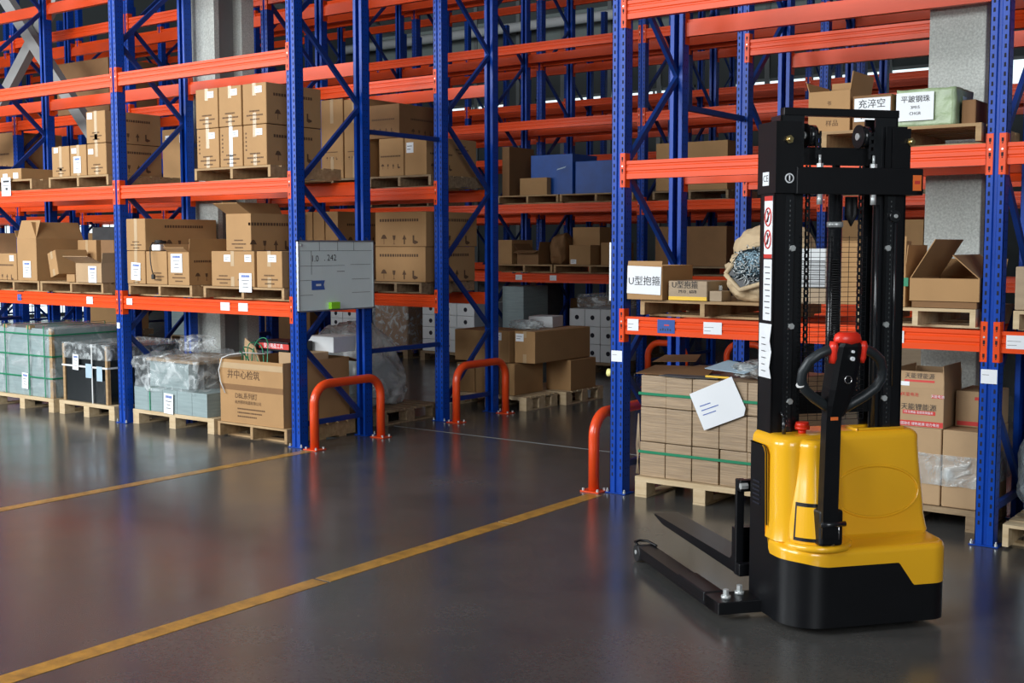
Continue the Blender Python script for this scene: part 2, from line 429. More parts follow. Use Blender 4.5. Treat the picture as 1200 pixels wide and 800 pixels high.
def rack(label, xs, y0, levels, mirror, category='pallet rack', z_top_rear=None):
    root = tag(empty('pallet_rack', (xs[0], y0, 0)), label, category)
    D = .88; X0 = xs[0]; rails = {}
    for i, x in enumerate(xs):
        f = put('post', POST[0], root, (x-X0, 0, 0)); put('foot_plate', FOOT, f)
        r = put('post', POST[1], root, (x-X0, D, 0)); g = put('foot_plate', FOOT, r, (.1, 0, 0), (0, 0, PI))
        fn = [.86+1.366*k for k in range(4)]; rn = [.175+1.366*k for k in range(5)]
        if mirror: fn, rn = rn, fn
        seq = sorted([(z, 0) for z in fn]+[(z, 1) for z in rn])
        yy = (.07, D-.07)
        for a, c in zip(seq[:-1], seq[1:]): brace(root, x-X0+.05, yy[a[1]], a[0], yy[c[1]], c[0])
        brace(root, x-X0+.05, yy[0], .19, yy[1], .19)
        if i+1 < len(xs):
            L = round(xs[i+1]-x-.1-.002, 3)
            for li, z in enumerate(levels):
                a = put('shelf_rail', rail_mesh(L), root, (x-X0+.101, .006, z)); rails[(i, li)] = a
                put('connector', CONN, a); put('connector', CONN_R, a, (L, 0, 0))
                a = put('shelf_rail', rail_mesh(L), root, (x-X0+.101+L, D-.006, z), (0, 0, PI))
                put('connector', CONN, a); put('connector', CONN_R, a, (L, 0, 0))
    return root, rails
LV = [1.10, 2.14, 3.19, 4.24, 5.30]
LC = [1.19, 2.14, 3.27, 4.31, 5.32]
W = 2.39
xl = [-W*k for k in range(4, -1, -1)]
xr = [3.1446, 5.572, 8.0, 10.43]
A_L, RA_L = rack('front pallet rack on the left with the whiteboard on its end frame', xl, 0, LV, False)
A_R, RA_R = rack('nearest pallet rack on the right behind the yellow stacker', xr, 0, LV, False)
B_L, RB_L = rack('second pallet rack on the left, behind the rack with the whiteboard', xl, 1.88, LV, True)
B_R, RB_R = rack('second pallet rack on the right, back to back behind the nearest one', xr, 1.88, LV, True)
xc = [round(-.44+2.42*k, 3) for k in range(-7, 3)]
C_, RC = rack('pallet rack across the far aisle holding the blue crate', xc, 6.45, LC, False)
D_, RD = rack('rack standing directly behind the rack with the blue crate', xc, 7.63, LC, True)
xe = [round(-.6+2.42*k, 3) for k in range(-7, 2)]
E_, RE = rack('empty-topped rack two aisles away in the far background', xe, 12.2, LC, False)
F_, RF = rack('furthest pallet rack in front of the back wall windows', xe, 13.5, LC, True)
# spacers tying the back-to-back racks together
for root, xs in ((A_L, xl), (A_R, xr)):
    for x in xs:
        for z in (.75, 2.70):
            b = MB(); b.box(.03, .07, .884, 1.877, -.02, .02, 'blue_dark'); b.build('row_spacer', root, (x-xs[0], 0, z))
# inventory stickers on rails and posts
def beam_label(rail, x, w=.1, h=.06, m='paper', z=.03, parent=None, qr=True, blue=False):
    b = MB(); b.box(0, w, -.0025, -.0005, 0, h, m)
    if not blue:
        b.box(.006, w*.55, -.0032, -.0024, h*.55, h*.58, 'ink'); b.box(.006, w*.4, -.0032, -.0024, h*.25, h*.28, 'ink')
    else:
        for k in range(5): b.box(w*(.15+.14*k), w*(.22+.14*k), -.0032, -.0024, h*.18, h*(.32+.05*(k % 2)), 'ink')
        b.box(w*.4, w*.68, -.0032, -.0024, h*.55, h*.65, 'red_print')
    o = b.build('location_sticker', rail, (x, 0, z)); return o
def px_h(px, py): return float(onY(px, py, 0.)[2])
def lx(px, py, rail_x0, y=0.): return onY(px, py, y)[0]-rail_x0
r = RA_L[(2, 0)]; x0 = xl[2]+.101
beam_label(r, lx(20, 345, x0), .07, .065, 'ink_blue', .03, blue=True); beam_label(r, lx(101, 350, x0), .10, .07)
r = RA_L[(3, 0)]; x0 = xl[3]+.101
beam_label(r, lx(148, 352, x0), .085, .06, z=.04)
beam_label(r, lx(258, 358, x0), .12, .07); beam_label(r, lx(279, 360, x0), .12, .07)
r = RA_R[(0, 0)]; x0 = xr[0]+.101
beam_label(r, lx(735, 382, x0), .085, .078, z=.026); beam_label(r, lx(770, 384, x0), .13, .09, 'blue_plastic', .018, blue=True); beam_label(r, lx(824, 386, x0), .13, .078, z=.026)
beam_label(r, lx(1041, 395, x0), .09, .07, z=.03)
r = RA_R[(1, 0)]; x0 = xr[1]+.101
beam_label(r, lx(1179, 398, x0), .14, .075, z=.026)
for k, px in enumerate((604, 644, 716)):
    q = onY(px, 325, 6.45)[0]; i = max(j for j in range(len(xc)) if xc[j] < q)
    beam_label(RC[(i, 0)], q-xc[i]-.101, .11, .07)
def post_label(root, x, z, w=.085, h=.075):
    b = MB(); b.box(0, w, -.0045, -.0035, 0, h, 'paper'); b.box(.008, w*.5, -.0050, -.0044, h*.6, h*.63, 'ink'); b.build('location_sticker', root, (x+.006, 0, z))
post_label(A_R, 0, 1.0-.09); post_label(A_R, xr[1]-xr[0], .975-.05, .088, .08); post_label(A_L, xl[3]-xl[0], 1.0-.09, .045, .055)

b = MB(); b.box(-.014, -.001, -.004, .05, px_h(713, 352), px_h(713, 284), 'paper'); b.build('edge_strip', A_R)
b = MB(); b.cyl((-.045, .04, px_h(711, 437)), (-.001, .04, px_h(711, 437)), .028, .02, m='lamp_yellow', n=20); b.build('end_cap', A_R)
# bent tube guards at the rack ends
def hoop(label, x, ya, yb, h=.52, rot=0):
    root = tag(empty('guard_hoop', (x, ya, 0), (0, 0, rot)), label, 'guard rail')
    r = .038; R = .16; d = yb-ya; pts = [(0, 0, .01), (0, 0, h-R)]
    pts += [(0, R-R*math.cos(t), h-R+R*math.sin(t)) for t in [PI/2*i/8 for i in range(1, 9)]]
    pts += [(0, d-R+R*math.sin(t), h-R+R*math.cos(t)) for t in [PI/2*i/8 for i in range(0, 9)]]
    pts += [(0, d, .01)]
    MB().tube(pts, r, 16, 'hoop').build('hoop_tube', root)
    for y in (0, d):
        b = MB(); b.box(-.075, .075, -.06, .06, .001, .009, 'hoop'); p = b.build('base_plate', root, (0, y, 0))
        for a in (-.058, .058):
            for c in (-.043, .043): MB().cyl((a, c, .009), (a, c, .026), .009, m='zinc', n=6, smooth=False).build('bolt', p)
    return root
hoop('orange tube hoop at foot of the whiteboard end frame', .248, .02, .83, .54)
hoop('orange tube hoop in front of the cartons stacked on the aisle pallet', .235, 1.91, 2.70, .54)
hoop('orange tube hoop beside the blue post at end of right lane line', 3.03, -.03, .80, .54)
hoop('far orange tube hoop, left of two seen above the strapped carton stack', .28, 5.5, 6.0, .54, -PI/2)
hoop('far orange tube hoop, right of two seen above the strapped carton stack', 1.12, 5.9, 6.4, .54, -PI/2)

# ---------------------------------------------------------------- camera
cam = bpy.data.cameras.new('camera'); co = bpy.data.objects.new('camera', cam); COL.objects.link(co)
cam.sensor_width = 36; cam.lens = FPX/1200*36; cam.clip_end = 200
M = Matrix(((_r2[0], _u2[0], -_fw[0], CAM[0]), (_r2[1], _u2[1], -_fw[1], CAM[1]), (_r2[2], _u2[2], -_fw[2], CAM[2]), (0, 0, 0, 1)))
co.matrix_world = M; SC.camera = co
# ---------------------------------------------------------------- light
def area(name, loc, rot, sx, sy, power, col=(1, 1, 1)):
    l = bpy.data.lights.new(name, 'AREA'); l.shape = 'RECTANGLE'; l.size = sx; l.size_y = sy; l.energy = power; l.color = col
    o = bpy.data.objects.new(name, l); COL.objects.link(o); o.location = loc; o.rotation_euler = rot; return o
for k, h in enumerate(front):
    area('window_daylight', ((h[0]+h[1])/2, HY0-.12, (h[2]+h[3])/2), (PI/2, 0, 0), h[1]-h[0]-.1, h[3]-h[2]-.1, (900, 1300, 920, 620)[k], (.93, .97, 1.0))
area('overhead_fill', (-3, -5, HH-.1), (0, 0, 0), 16, 2, 80, (.95, .98, 1))  # added overhead fill lamps for top light; the ceiling has no openings
area('overhead_fill', (-6, 4.6, HH-.1), (0, 0, 0), 20, 1.2, 18, (.9, .97, 1))
area('overhead_fill', (-8, 10.5, HH-.1), (0, 0, 0), 24, 1.2, 22, (.9, .97, 1))
w = bpy.data.worlds.new('world'); SC.world = w; w.use_nodes = True
w.node_tree.nodes['Background'].inputs[0].default_value = (.6, .75, .9, 1); w.node_tree.nodes['Background'].inputs[1].default_value = .6
SC.view_settings.view_transform = 'Standard'; SC.view_settings.look = 'None'; SC.view_settings.gamma = 1; SC.view_settings.use_curve_mapping = False
SC.view_settings.exposure = 0.0
# ================================================================ goods
def pallet_meshes(w, d, h, style, m):
    """origin at the centre of the base; decks run along x, stringers / block rows along y"""
    t = .018
    top = MB(); nb = 7
    bw = d/nb*.78
    for i in range(nb):
        y = -d/2+(d-bw)*i/(nb-1); top.box(-w/2, w/2, y, y+bw, h-t, h, m)
    bot = MB(); parts = []
    if style == 'stringer':
        for i in range(3):
            y = -d*.36+(d*.72-.09)*i/2; bot.box(-w/2, w/2, y, y+.09, 0, .014, m)
        for x in (-w/2, -.016, w/2-.032): parts.append(('stringer', MB().box(0, .032, -d/2, d/2, .0142, h-t-.0002, m).mesh('stringer'), x))
    else:
        for x in (-w/2, -.045, w/2-.09): bot.box(x, x+.09, -d/2, d/2, 0, .014, m)
        for i in range(3):
            y = -d/2+(d-.1)*i/2; bot.box(-w/2, w/2, y, y+.1, h-t-.017, h-t-.0002, m)
        bm_ = MB().box(0, .09, 0, .12, .0142, h-t-.0172, m, bev=.003).mesh('block')
        for x in (-w/2, -.045, w/2-.09):
            for i in range(3): parts.append(('block', bm_, (x, -d/2+(d-.12)*i/2)))
    return top.mesh('top_deck'), bot.mesh('bottom_boards'), parts
def clampx(x0, x1, y0):
    c = (x0+x1)/2
    if y0 < 2.6: xs = xl if c < .2 else xr
    elif 6.4 < y0 < 8.6: xs = xc
    else: return x0, x1
    for i in range(len(xs)-1):
        if xs[i]+.05 <= c < xs[i+1]+.05: return max(x0, xs[i]+.135), min(x1, xs[i+1]-.035)
    return x0, x1
def clamph(y0, z0, h):
    lv = LV if y0 < 2.6 else LC if 6.4 < y0 < 8.6 else []
    for l in lv:
        if l > z0: return min(h, l-.008-z0)
    return h
def pallet(label, x0, x1, y0, y1, z0, h=.118, style='stringer', m='wood', group=None, rot=0):
    x0, x1 = clampx(x0, x1, y0)
    r = tag(empty('pallet', ((x0+x1)/2, (y0+y1)/2, z0+(.002 if z0 > .5 else 0)), (0, 0, rot)), label, 'pallet', group)
    a, b, ps = pallet_meshes(x1-x0, y1-y0, h-(.003 if z0 > .5 else 0), style, m)
    put('top_deck', a, r); put('bottom_boards', b, r)
    for n, me, p in ps: put(n, me, r, p if isinstance(p, tuple) and len(p) == 3 else ((p[0], p[1], 0) if isinstance(p, tuple) else (p, 0, 0)))
    return r
def px_x(p, py, y): return float(onY(p, py, y)[0])
def px_z(p, py, y): return float(onY(p, py, y)[2])

def marks_mesh(kind):
    """printing on a carton face, unit metres, face lies in x-z, centred"""
    b = MB(); m = 'ink_brown'
    if kind == 'lines':      # three lines of small print at the foot of a narrow end
        random.seed(3)
        for r_, (z, w) in enumerate(((.035, .13), (.0, .20), (-.035, .11))):
            x = -w/2
            while x < w/2:
                g = random.uniform(.006, .014); b.box(x, x+g, -.0012, -.0004, z, z+.013, m); x += g+.004
    elif kind == 'side':     # title line and four handling symbols
        x = -.20
        random.seed(5)
        while x < .16:
            g = random.uniform(.012, .02); b.box(x, x+g, -.0012, -.0004, .055, .075, m); x += g+.007
        y0, y1 = -.0012, -.0004
        # umbrella
        b.prism([(-.19, -.07), (-.13, -.07), (-.145, -.045), (-.16, -.038), (-.175, -.045)], y0, y1, 'y', m); b.box(-.162, -.158, y0, y1, -.11, -.07, m)
        # glass
        b.prism([(-.075, -.045), (-.045, -.045), (-.05, -.075), (-.058, -.08), (-.058, -.105), (-.048, -.11), (-.072, -.11), (-.062, -.105), (-.062, -.08), (-.07, -.075)], y0, y1, 'y', m)
        # up arrow
        b.prism([(.02, -.075), (.04, -.04), (.06, -.075), (.046, -.075), (.046, -.11), (.034, -.11), (.034, -.075)], y0, y1, 'y', m)
        # hand and stack mark
        b.prism([(.12, -.045), (.135, -.045), (.135, -.08), (.17, -.09), (.17, -.1), (.14, -.11), (.12, -.1)], y0, y1, 'y', m)
    elif kind == 'column':
        for i in range(5): b.box(-.008, .008, -.0012, -.0004, .06-.035*i, .075-.035*i, m)
    return b.mesh('printed_marks')
MK = {k: marks_mesh(k) for k in ('lines', 'side', 'column')}
CM = {}
def carton_mesh(w, d, h, m):
    k = (round(w, 3), round(d, 3), round(h, 3), m)
    if k not in CM:
        b = MB(); b.box(-w/2, w/2, -d/2, d/2, 0, h, m, bev=min(.006, h*.05))
        b.box(-w/2+.01, w/2-.01, -.0012, .0012, h-.001, h+.0006, 'ink_brown')
        CM[k] = b.mesh('carton')
    return CM[k]
def carton(label, x0, x1, y0, d, z0, h, m='card', tape=True, sticker=(), front=(), side=(), rot=0, sheet=None, group=None, name='carton', cat='carton', rx=0, ry=0, tapem='tape'):
    if not (rot or rx or ry): x0, x1 = clampx(x0, x1, y0)
    if y0 > -.01: h = clamph(y0, z0, h)
    w = x1-x0
    o = put(name, carton_mesh(w, d, h, m), None, ((x0+x1)/2, y0+d/2, z0+.001), (rx, ry, rot)); tag(o, label, cat, group)
    if tape:
        b = MB(); q = .022; L = h*tape if tape is not True else h*.42
        b.box(-q, q, -d/2-.001, d/2+.001, h-.0005, h+.0012, tapem); b.box(-q, q, -d/2-.0012, -d/2+.0005, h-L, h+.0012, tapem)
        b.box(-q, q, -d/2-.0012, -d/2+.0005, 0.002, h*.28, tapem)
        b.build('packing_tape', o)
    for (fx, fz, sw, sh) in sticker:
        b = MB(); b.box(-sw/2, sw/2, -.0022, -.0014, -sh/2, sh/2, 'paper')
        for k in range(2): b.box(-sw*.38, sw*(.3-.2*k), -.0027, -.0021, sh*(.12-.3*k), sh*(.18-.3*k), 'ink')
        b.build('shipping_label', o, (w*(fx-.5), -d/2, h*fz))
    for (kind, fx, fz, sc) in front:
        q = put('printed_marks', MK[kind], o, (w*(fx-.5), -d/2, h*fz)); q.scale = (sc, 1, sc)
    for (kind, fy, fz, sc) in side:
        q = put('printed_marks', MK[kind], o, (w/2, d*(fy-.5), h*fz), (0, 0, PI/2)); q.scale = (sc, 1, sc)
    if sheet: note(o, w*(sheet[0]-.5), -d/2-.004, h*sheet[1], sheet[2], sheet[3], sheet[4] if len(sheet) > 4 else 0)
    return o
def note(parent, x, y, z, w, h, tilt=0, m='ink_blue', name='delivery_note'):
    """white sheet with a heading and a few printed lines, facing -y"""
    b = MB(); b.box(-w/2, w/2, -.0012, 0, -h/2, h/2, 'paper')
    random.seed(int(abs(x*1000))+int(z*1000)); xx = -w*.32
    while xx < w*.3:
        g = random.uniform(.06, .12)*w; b.box(xx, min(xx+g, w*.34), -.0018, -.001, h*.28, h*.40, m); xx += g+w*.025
    for k, ww in enumerate((.6, .35, .45)): b.box(-w*ww/2, w*ww/2, -.0018, -.001, h*(.1-.17*k), h*(.13-.17*k), 'ink')
    return b.build(name, parent, (x, y, z), (0, tilt, 0))
def cpx(label, pl, pr, pt, yf, z0, d, h=None, **k):
    """front face between pixel columns pl, pr on the plane y=yf; top at pixel row pt"""
    pm = (pl+pr)/2
    z1 = px_z(pm, pt, yf) if h is None else z0+h
    ym = pt+15
    a, b = px_x(pl, ym, yf)+.002, px_x(pr, ym, yf)-.002
    return carton(label, a, b, yf, d, z0, z1-z0-.002, **k)
def open_carton(label, x0, x1, y0, d, z0, h, flaps, m='card', rot=0, rx=0, ry=0, sticker=(), front=(), sheet=None, side=()):
    """flaps: dict front/back/left/right -> angle from vertical-up (rad), length"""
    w = x1-x0; t = .005
    b = MB(); b.box(-w/2, w/2, -d/2, -d/2+t, 0, h, m); b.box(-w/2, w/2, d/2-t, d/2, 0, h, m)
    b.box(-w/2, -w/2+t, -d/2+t, d/2-t, 0, h, m); b.box(w/2-t, w/2, -d/2+t, d/2-t, 0, h, m); b.box(-w/2+t, w/2-t, -d/2+t, d/2-t, 0, t, m)
    o = b.build('open_carton', None, ((x0+x1)/2, y0+d/2, z0+.001), (rx, ry, rot)); tag(o, label, 'carton')
    for k, (a, L) in flaps.items():
        f = MB()
        if k in ('front', 'back'):
            s = -1 if k == 'front' else 1
            f.box(-w/2+.004, w/2-.004, -t/2, t/2, 0, L, m); f.build('flap', o, (0, s*(d/2-t/2), h), (-s*a, 0, 0))
        else:
            s = -1 if k == 'left' else 1
            f.box(-t/2, t/2, -d/2+.004, d/2-.004, 0, L, m); f.build('flap', o, (s*(w/2-t/2), 0, h), (0, s*a, 0))
    for (fx, fz, sw, sh) in sticker:
        q = MB(); q.box(-sw/2, sw/2, -.0022, -.0004, -sh/2, sh/2, 'paper'); q.build('shipping_label', o, (w*(fx-.5), -d/2, h*fz))
    for (kind, fx, fz, sc) in front:
        q = put('printed_marks', MK[kind], o, (w*(fx-.5), -d/2, h*fz)); q.scale = (sc, 1, sc)
    for (kind, fy, fz, sc) in side:
        q = put('printed_marks', MK[kind], o, (w/2, d*(fy-.5), h*fz), (0, 0, PI/2)); q.scale = (sc, 1, sc)
    if sheet: note(o, w*(sheet[0]-.5), -d/2-.003, h*sheet[1], sheet[2], sheet[3])
    return o
def crumple(o, amp, sc, seed=0, flat=True):
    me = o.data; off = Vector((seed*3.1, seed*1.7, seed*.9))
    zmin = min(v.co.z for v in me.vertices)
    for v in me.vertices:
        n = noise.noise_vector(v.co*sc+off)+.5*noise.noise_vector(v.co*sc*2.7+off)
        k = n*amp
        z = v.co.z+k.z
        v.co = Vector((v.co.x+k.x, v.co.y+k.y, max(z, zmin) if flat else z))
def film_box(parent, x0, x1, y0, y1, z0, z1, m='wrap', amp=.006, sc=9, n=14, name='plastic_wrap', seed=1):
    b = MB(); b.box(x0, x1, y0, y1, z0, z1, m)
    bmesh.ops.subdivide_edges(b.bm, edges=b.bm.edges[:], cuts=n, use_grid_fill=True)
    for f in b.bm.faces: f.smooth = True
    o = b.build(name, parent); crumple(o, amp, sc, seed); return o
def lump_mesh(sx, sy, sz, m, amp=.05, sc=3., seed=0, sq=.45, n=5):
    """rounded sack-like body, base at z=0"""
    b = MB(); g = bmesh.ops.create_icosphere(b.bm, subdivisions=n, radius=1.)
    for v in g['verts']:
        c = v.co; p = Vector([math.copysign(abs(a)**sq, a) if abs(a) > 1e-9 else 0 for a in c]); p = c.lerp(p, .6)
        off = noise.noise_vector(p*sc+Vector((seed, seed, seed)))*amp+noise.noise_vector(p*sc*3+Vector((seed, 0, 0)))*amp*.35
        p = p+off
        v.co = Vector((p.x*sx/2, p.y*sy/2, max(0, (p.z+.92))*sz/1.92))
    b._fin(b.bm.faces, m, None, True)
    return b
def tri_list(*a): return a

Z1, Z2, Z3 = 1.22, 2.26, 3.31
PH_ = .118
# ---------------------------------------------------------------- front left rack, upper shelf level
yf = .035
def PX(label, pl, pr, y0, y1, z0, ref, h=PH_, style='stringer', m='wood', group=None):
    return pallet(label, px_x(pl, ref, y0), px_x(pr, ref, y0), y0, y1, z0, h, style, m, group)
PX('shallow pallet under the six cartons stacked two high beside the whiteboard post', 228, 317, .02, .86, Z2, 203)
zt = Z2+PH_
L6 = [('white-labelled carton, bottom left of the six stacked above the yellow taped rail', 230.5, 256.5), ('carton with wide torn tape, bottom middle of the six stacked cartons', 257.5, 284), ('carton with handwriting by its label, bottom right of six stacked cartons', 285, 312.5)]
U6 = [('white-labelled carton, top left of the six stacked beside the whiteboard post', 229, 255), ('white-labelled carton, top middle of the six stacked cartons', 256, 282.5), ('white-labelled carton, top right of six stacked cartons, its side printing showing', 284, 312)]
for i, (lb, a, b_) in enumerate(L6):
    q = cpx(lb, a, b_, 146, yf, zt, .64, h=.345, sticker=[(.68, .82, .085, .055)], front=[('lines', .5, .17, 1.), ('column', .12, .6, 1.)], side=[('side', .5, .5, 1.2)], tape=(.5, .75, .3)[i], tapem='paper' if i == 1 else 'tape')
for i, (lb, a, b_) in enumerate(U6):
    cpx(lb, a, b_, 97, yf, zt+.348, .64, h=.345, sticker=[(.68, .84, .085, .055)], front=[('lines', .5, .2, 1.)], side=[('side', .5, .5, 1.2)], tape=.3)
# next bay to the left
PX('pallet carrying the narrow cartons left of the second blue post, upper shelf', 57, 127, .02, .86, Z2, 210)
cpx('low narrow carton, leftmost of three standing on the upper shelf left of second post', 60.5, 81, 165, yf, zt, .62, h=.30, sticker=[(.25, .88, .07, .05)], front=[('lines', .5, .18, .8)], tape=.8)
cpx('narrow carton with large white sheet, middle of three on the upper left shelf', 82, 101, 165, yf, zt, .62, h=.30, sticker=[(.25, .82, .08, .05)], sheet=(.45, .36, .12, .16), tape=.5)
cpx('lower carton of the two stacked immediately left of second blue post', 102, 124.5, 163, yf, zt, .64, h=.30, sticker=[(.2, .75, .08, .05)], front=[('lines', .5, .2, .9)], side=[('side', .5, .5, 1.1)])
cpx('upper carton of the two stacked immediately left of second blue post', 100.5, 123, 121, yf, zt+.303, .64, h=.305, sticker=[(.2, .86, .08, .06)], front=[('lines', .5, .2, .9)], side=[('side', .5, .5, 1.1)], tape=.9)
PX('pallet at left picture edge under the long low carton, upper shelf', -40, 37, .02, .86, Z2, 210)
o = cpx('long low carton with two white labels at left picture edge', -22, 25, 192, yf, zt, .8, h=.115, sticker=[(.55, .3, .09, .06), (.85, .35, .09, .06)], tape=False)
b = MB(); b.box(-.085, .085, 0, .002, -.19, 0, 'paper'); b.box(-.05, .06, -.001, 0, -.05, -.03, 'ink'); b.box(-.06, .06, -.001, 0, -.085, -.08, 'ink'); b.box(-.01, .03, -.001, 0, -.13, -.105, 'ink'); b.box(-.06, .05, -.001, 0, -.16, -.155, 'ink')
o = b.build('paper_notice', None, (px_x(7, 218, -.004), -.004, px_z(7, 208, -.004)+.0)); tag(o, 'white printed notice hanging over the orange rail at left edge', 'paper')

# ---------------------------------------------------------------- front left rack, lower shelf, bay beside the whiteboard
z = Z1+PH_
PX('pallet under the cartons right of the second blue post, lower shelf', 148, 225, .045, .86, Z1, 338)
cpx('carton with blue-headed sheet, first right of second blue post on lower shelf', 147.5, 170, 290, yf, z, .64, h=.31, front=[('lines', .5, .12, .8)], sheet=(.5, .38, .14, .165, .05))
cpx('lower-shelf carton in front of which a black power cable hangs', 171, 195.5, 290, yf, z, .64, h=.308, front=[('lines', .55, .22, .9)], tape=False)
open_carton('open-topped carton with blue-headed sheet on its front and one flap lifted', px_x(197, 310, yf), px_x(221.5, 310, yf), yf, .64, z, .30, {'front': (.95, .07), 'left': (.8, .1), 'right': (.1, .12)}, sheet=(.42, .66, .16, .17), front=[('lines', .5, .2, .9)], side=[('side', .4, .5, 1.)])
cpx('long carton lying on top of the row beside second post, lower shelf', 147.5, 170, 247, yf, z+.312, .84, h=.30, front=[('lines', .5, .16, .8)], side=[('side', .55, .5, 1.2)], tape=.7)
# adaptor with cable
b = MB(); b.box(-.05, .05, -.045, .045, 0, .06, 'paper', bev=.012)
o = b.build('power_adapter', None, (px_x(184, 288, .12)+.01, .13, z+.311), (0, 0, .3)); tag(o, 'white power adapter with black cable lying on the cartons', 'power adapter')
b = MB(); hx = px_x(180, 300, .02)-o.location.x
b.tube([(.03, -.02, .065), (.0, -.07, .075), (hx*.5, -.12, .03), (hx, -.148, -.03), (hx+.005, -.150, -.10), (hx+.02, -.150, -.17), (hx+.04, -.150, -.215)], .005, 8, 'cable')
b.box(hx+.025, hx+.06, -.162, -.138, -.26, -.215, 'cable', bev=.005)
for k in range(10): pass
b.tube([(.03+.05*math.cos(a), .0+.05*math.sin(a), .07+.008*(a/6)) for a in [k*.5 for k in range(38)]], .006, 8, 'cable')
c = b.build('power_cable', o, (0, 0, 0), (0, 0, -.3))

PX('pallet immediately left of the whiteboard post, lower shelf', 238.5, 333, .045, .86, Z1, 340)
cpx('wide carton with two small labels and a hanging sheet below, lower shelf', 247.5, 298, 290, yf, z, .64, h=.312, sticker=[(.38, .80, .085, .06), (.86, .80, .085, .06)], front=[('lines', .28, .18, .9), ('lines', .78, .18, .9)], sheet=(.8, .12, .16, .165))
cpx('carton with one label next to the whiteboard post, bottom row of lower shelf', 300.5, 330.5, 290, yf, z, .64, h=.312, sticker=[(.62, .80, .1, .06)], front=[('lines', .5, .2, 1.)], side=[('side', .5, .5, 1.2)])
open_carton('carton with raised front flap standing on top beside the whiteboard post', px_x(265, 265, yf), px_x(294, 265, yf), yf, .66, z+.315, .32, {'front': (1.05, .17), 'left': (.5, .12)}, front=[('lines', .5, .16, .9)], side=[('side', .35, .45, 1.3)])
# left bay lower shelf
PX('pallet at left edge under the mixed cartons, lower shelf', -25, 46, .02, .86, Z1, 335)
PX('pallet carrying the tilted carton, lower shelf left of second post', 47.5, 121, .02, .86, Z1, 338)
cpx('plain carton with printed symbols at left picture edge, lower shelf', -8, 19.5, 290, yf, z, .6, h=.28, sticker=[(.8, .82, .08, .06)], front=[('side', .5, .35, .9)], tape=False)
open_carton('tall carton with its flaps standing up, beside the tilted carton', px_x(20.5, 305, yf), px_x(43, 305, yf), yf, .55, z, px_z(31, 280, yf)-z, {'front': (-.30, .20), 'right': (-.45, .19), 'left': (.5, .1)}, sheet=(.5, .27, .14, .17))
w0 = px_x(52, 305, .0)
o = carton('brown carton lying tilted on the mixed pile, lower left shelf', w0+.07, w0+.24, .02, .34, z+.055, .25, m='card', rot=0, tape=.3)
o.rotation_euler = (.0, -.24, -.10)
cpx('plain carton standing behind the tilted carton on left shelf', 91, 113, 281, .42, z, .4, tape=.3)
open_carton('small open carton with sheet on its front right of the tilted carton', px_x(89, 322, .0), px_x(119, 322, .0), .0, .36, z, .19, {'front': (1.15, .16), 'right': (.2, .1)}, sheet=(.66, .42, .13, .16), m='card_pale')
carton('tiny carton at the pallet edge in front of the tilted carton', px_x(77.5, 326, .0), px_x(87, 326, .0), .005, .1, z, .075, tape=False)
cpx('dark carton at back of the left shelf close to second post', 118, 134, 281, .40, z, .44, m='card_dark', tape=False)
cpx('black-topped box leaning above the back of the left shelf', 110, 131, 266, .62, z+.36, .22, m='slate', tape=False, name='box', cat='box') if False else None

# ---------------------------------------------------------------- front left rack, floor level
FP = .14
def strap_ring(parent, x0, x1, y0, y1, z, h=.014, m='strap_green', name='strap', t=.003):
    b = MB(); b.box(x0-t, x1+t, y0-t, y0, z, z+h, m); b.box(x0-t, x1+t, y1, y1+t, z, z+h, m); b.box(x0-t, x0, y0, y1, z, z+h, m); b.box(x1, x1+t, y0, y1, z, z+h, m)
    return b.build(name, parent)
def strap_loop(parent, x, y0, y1, z0, z1, w=.014, m='strap_green', name='strap', t=.003):
    b = MB(); b.box(x, x+w, y0-t, y0, z0, z1+t, m); b.box(x, x+w, y1, y1+t, z0, z1+t, m); b.box(x, x+w, y0, y1, z1, z1+t, m)
    return b.build(name, parent)
# 1 big wrapped bundle
x1 = px_x(62.5, 460, .03); x0 = -4.62
pallet('floor pallet at left edge under the green-strapped grey bundle', x0-.02, x1+.03, .01, .95, 0, FP, 'block', 'wood_pale')
r = tag(empty('wrapped_bundle', ((x0+x1)/2, .48, FP)), 'large film-wrapped grey bundle with green straps at left edge', 'bundle')
w = x1-x0; hh = px_z(62, 384, .03)-FP; dd = .9
b = MB(); b.box(-w/2+.01, w/2-.01, -dd/2+.01, dd/2-.01, 0.002, hh-.02, 'sheet_grey'); b.build('stacked_sheets', r)
for sx in (-1, 1):
    for sy in (-1, 1):
        b = MB(); b.box(min(sx*w/2, sx*(w/2-.05)), max(sx*w/2, sx*(w/2-.05)), min(sy*dd/2, sy*(dd/2-.03)), max(sy*dd/2, sy*(dd/2-.03)), 0.002, hh-.01, 'wood'); b.build('corner_post', r)
for k in (.27, .58, .88): strap_ring(r, -w/2-.008, w/2+.008, -dd/2-.008, dd/2+.008, hh*k, name='strap')
for k in (-.28, .12, .38): strap_loop(r, w*k, -dd/2-.009, dd/2+.009, .002, hh+.008)
b = MB()
for k in (-.28, .12): b.box(w*k-.03, w*k+.04, -dd/2-.006, -dd/2+.05, hh-.03, hh+.006, 'wood')
b.build('edge_protector', r)
film_box(r, -w/2-.004, w/2+.004, -dd/2-.004, dd/2+.004, .004, hh, 'wrap_clear', .004, 8, seed=2)
note(r, px_x(28, 450, 0)-(x0+x1)/2, -dd/2-.014, .155, .115, .165, .06)
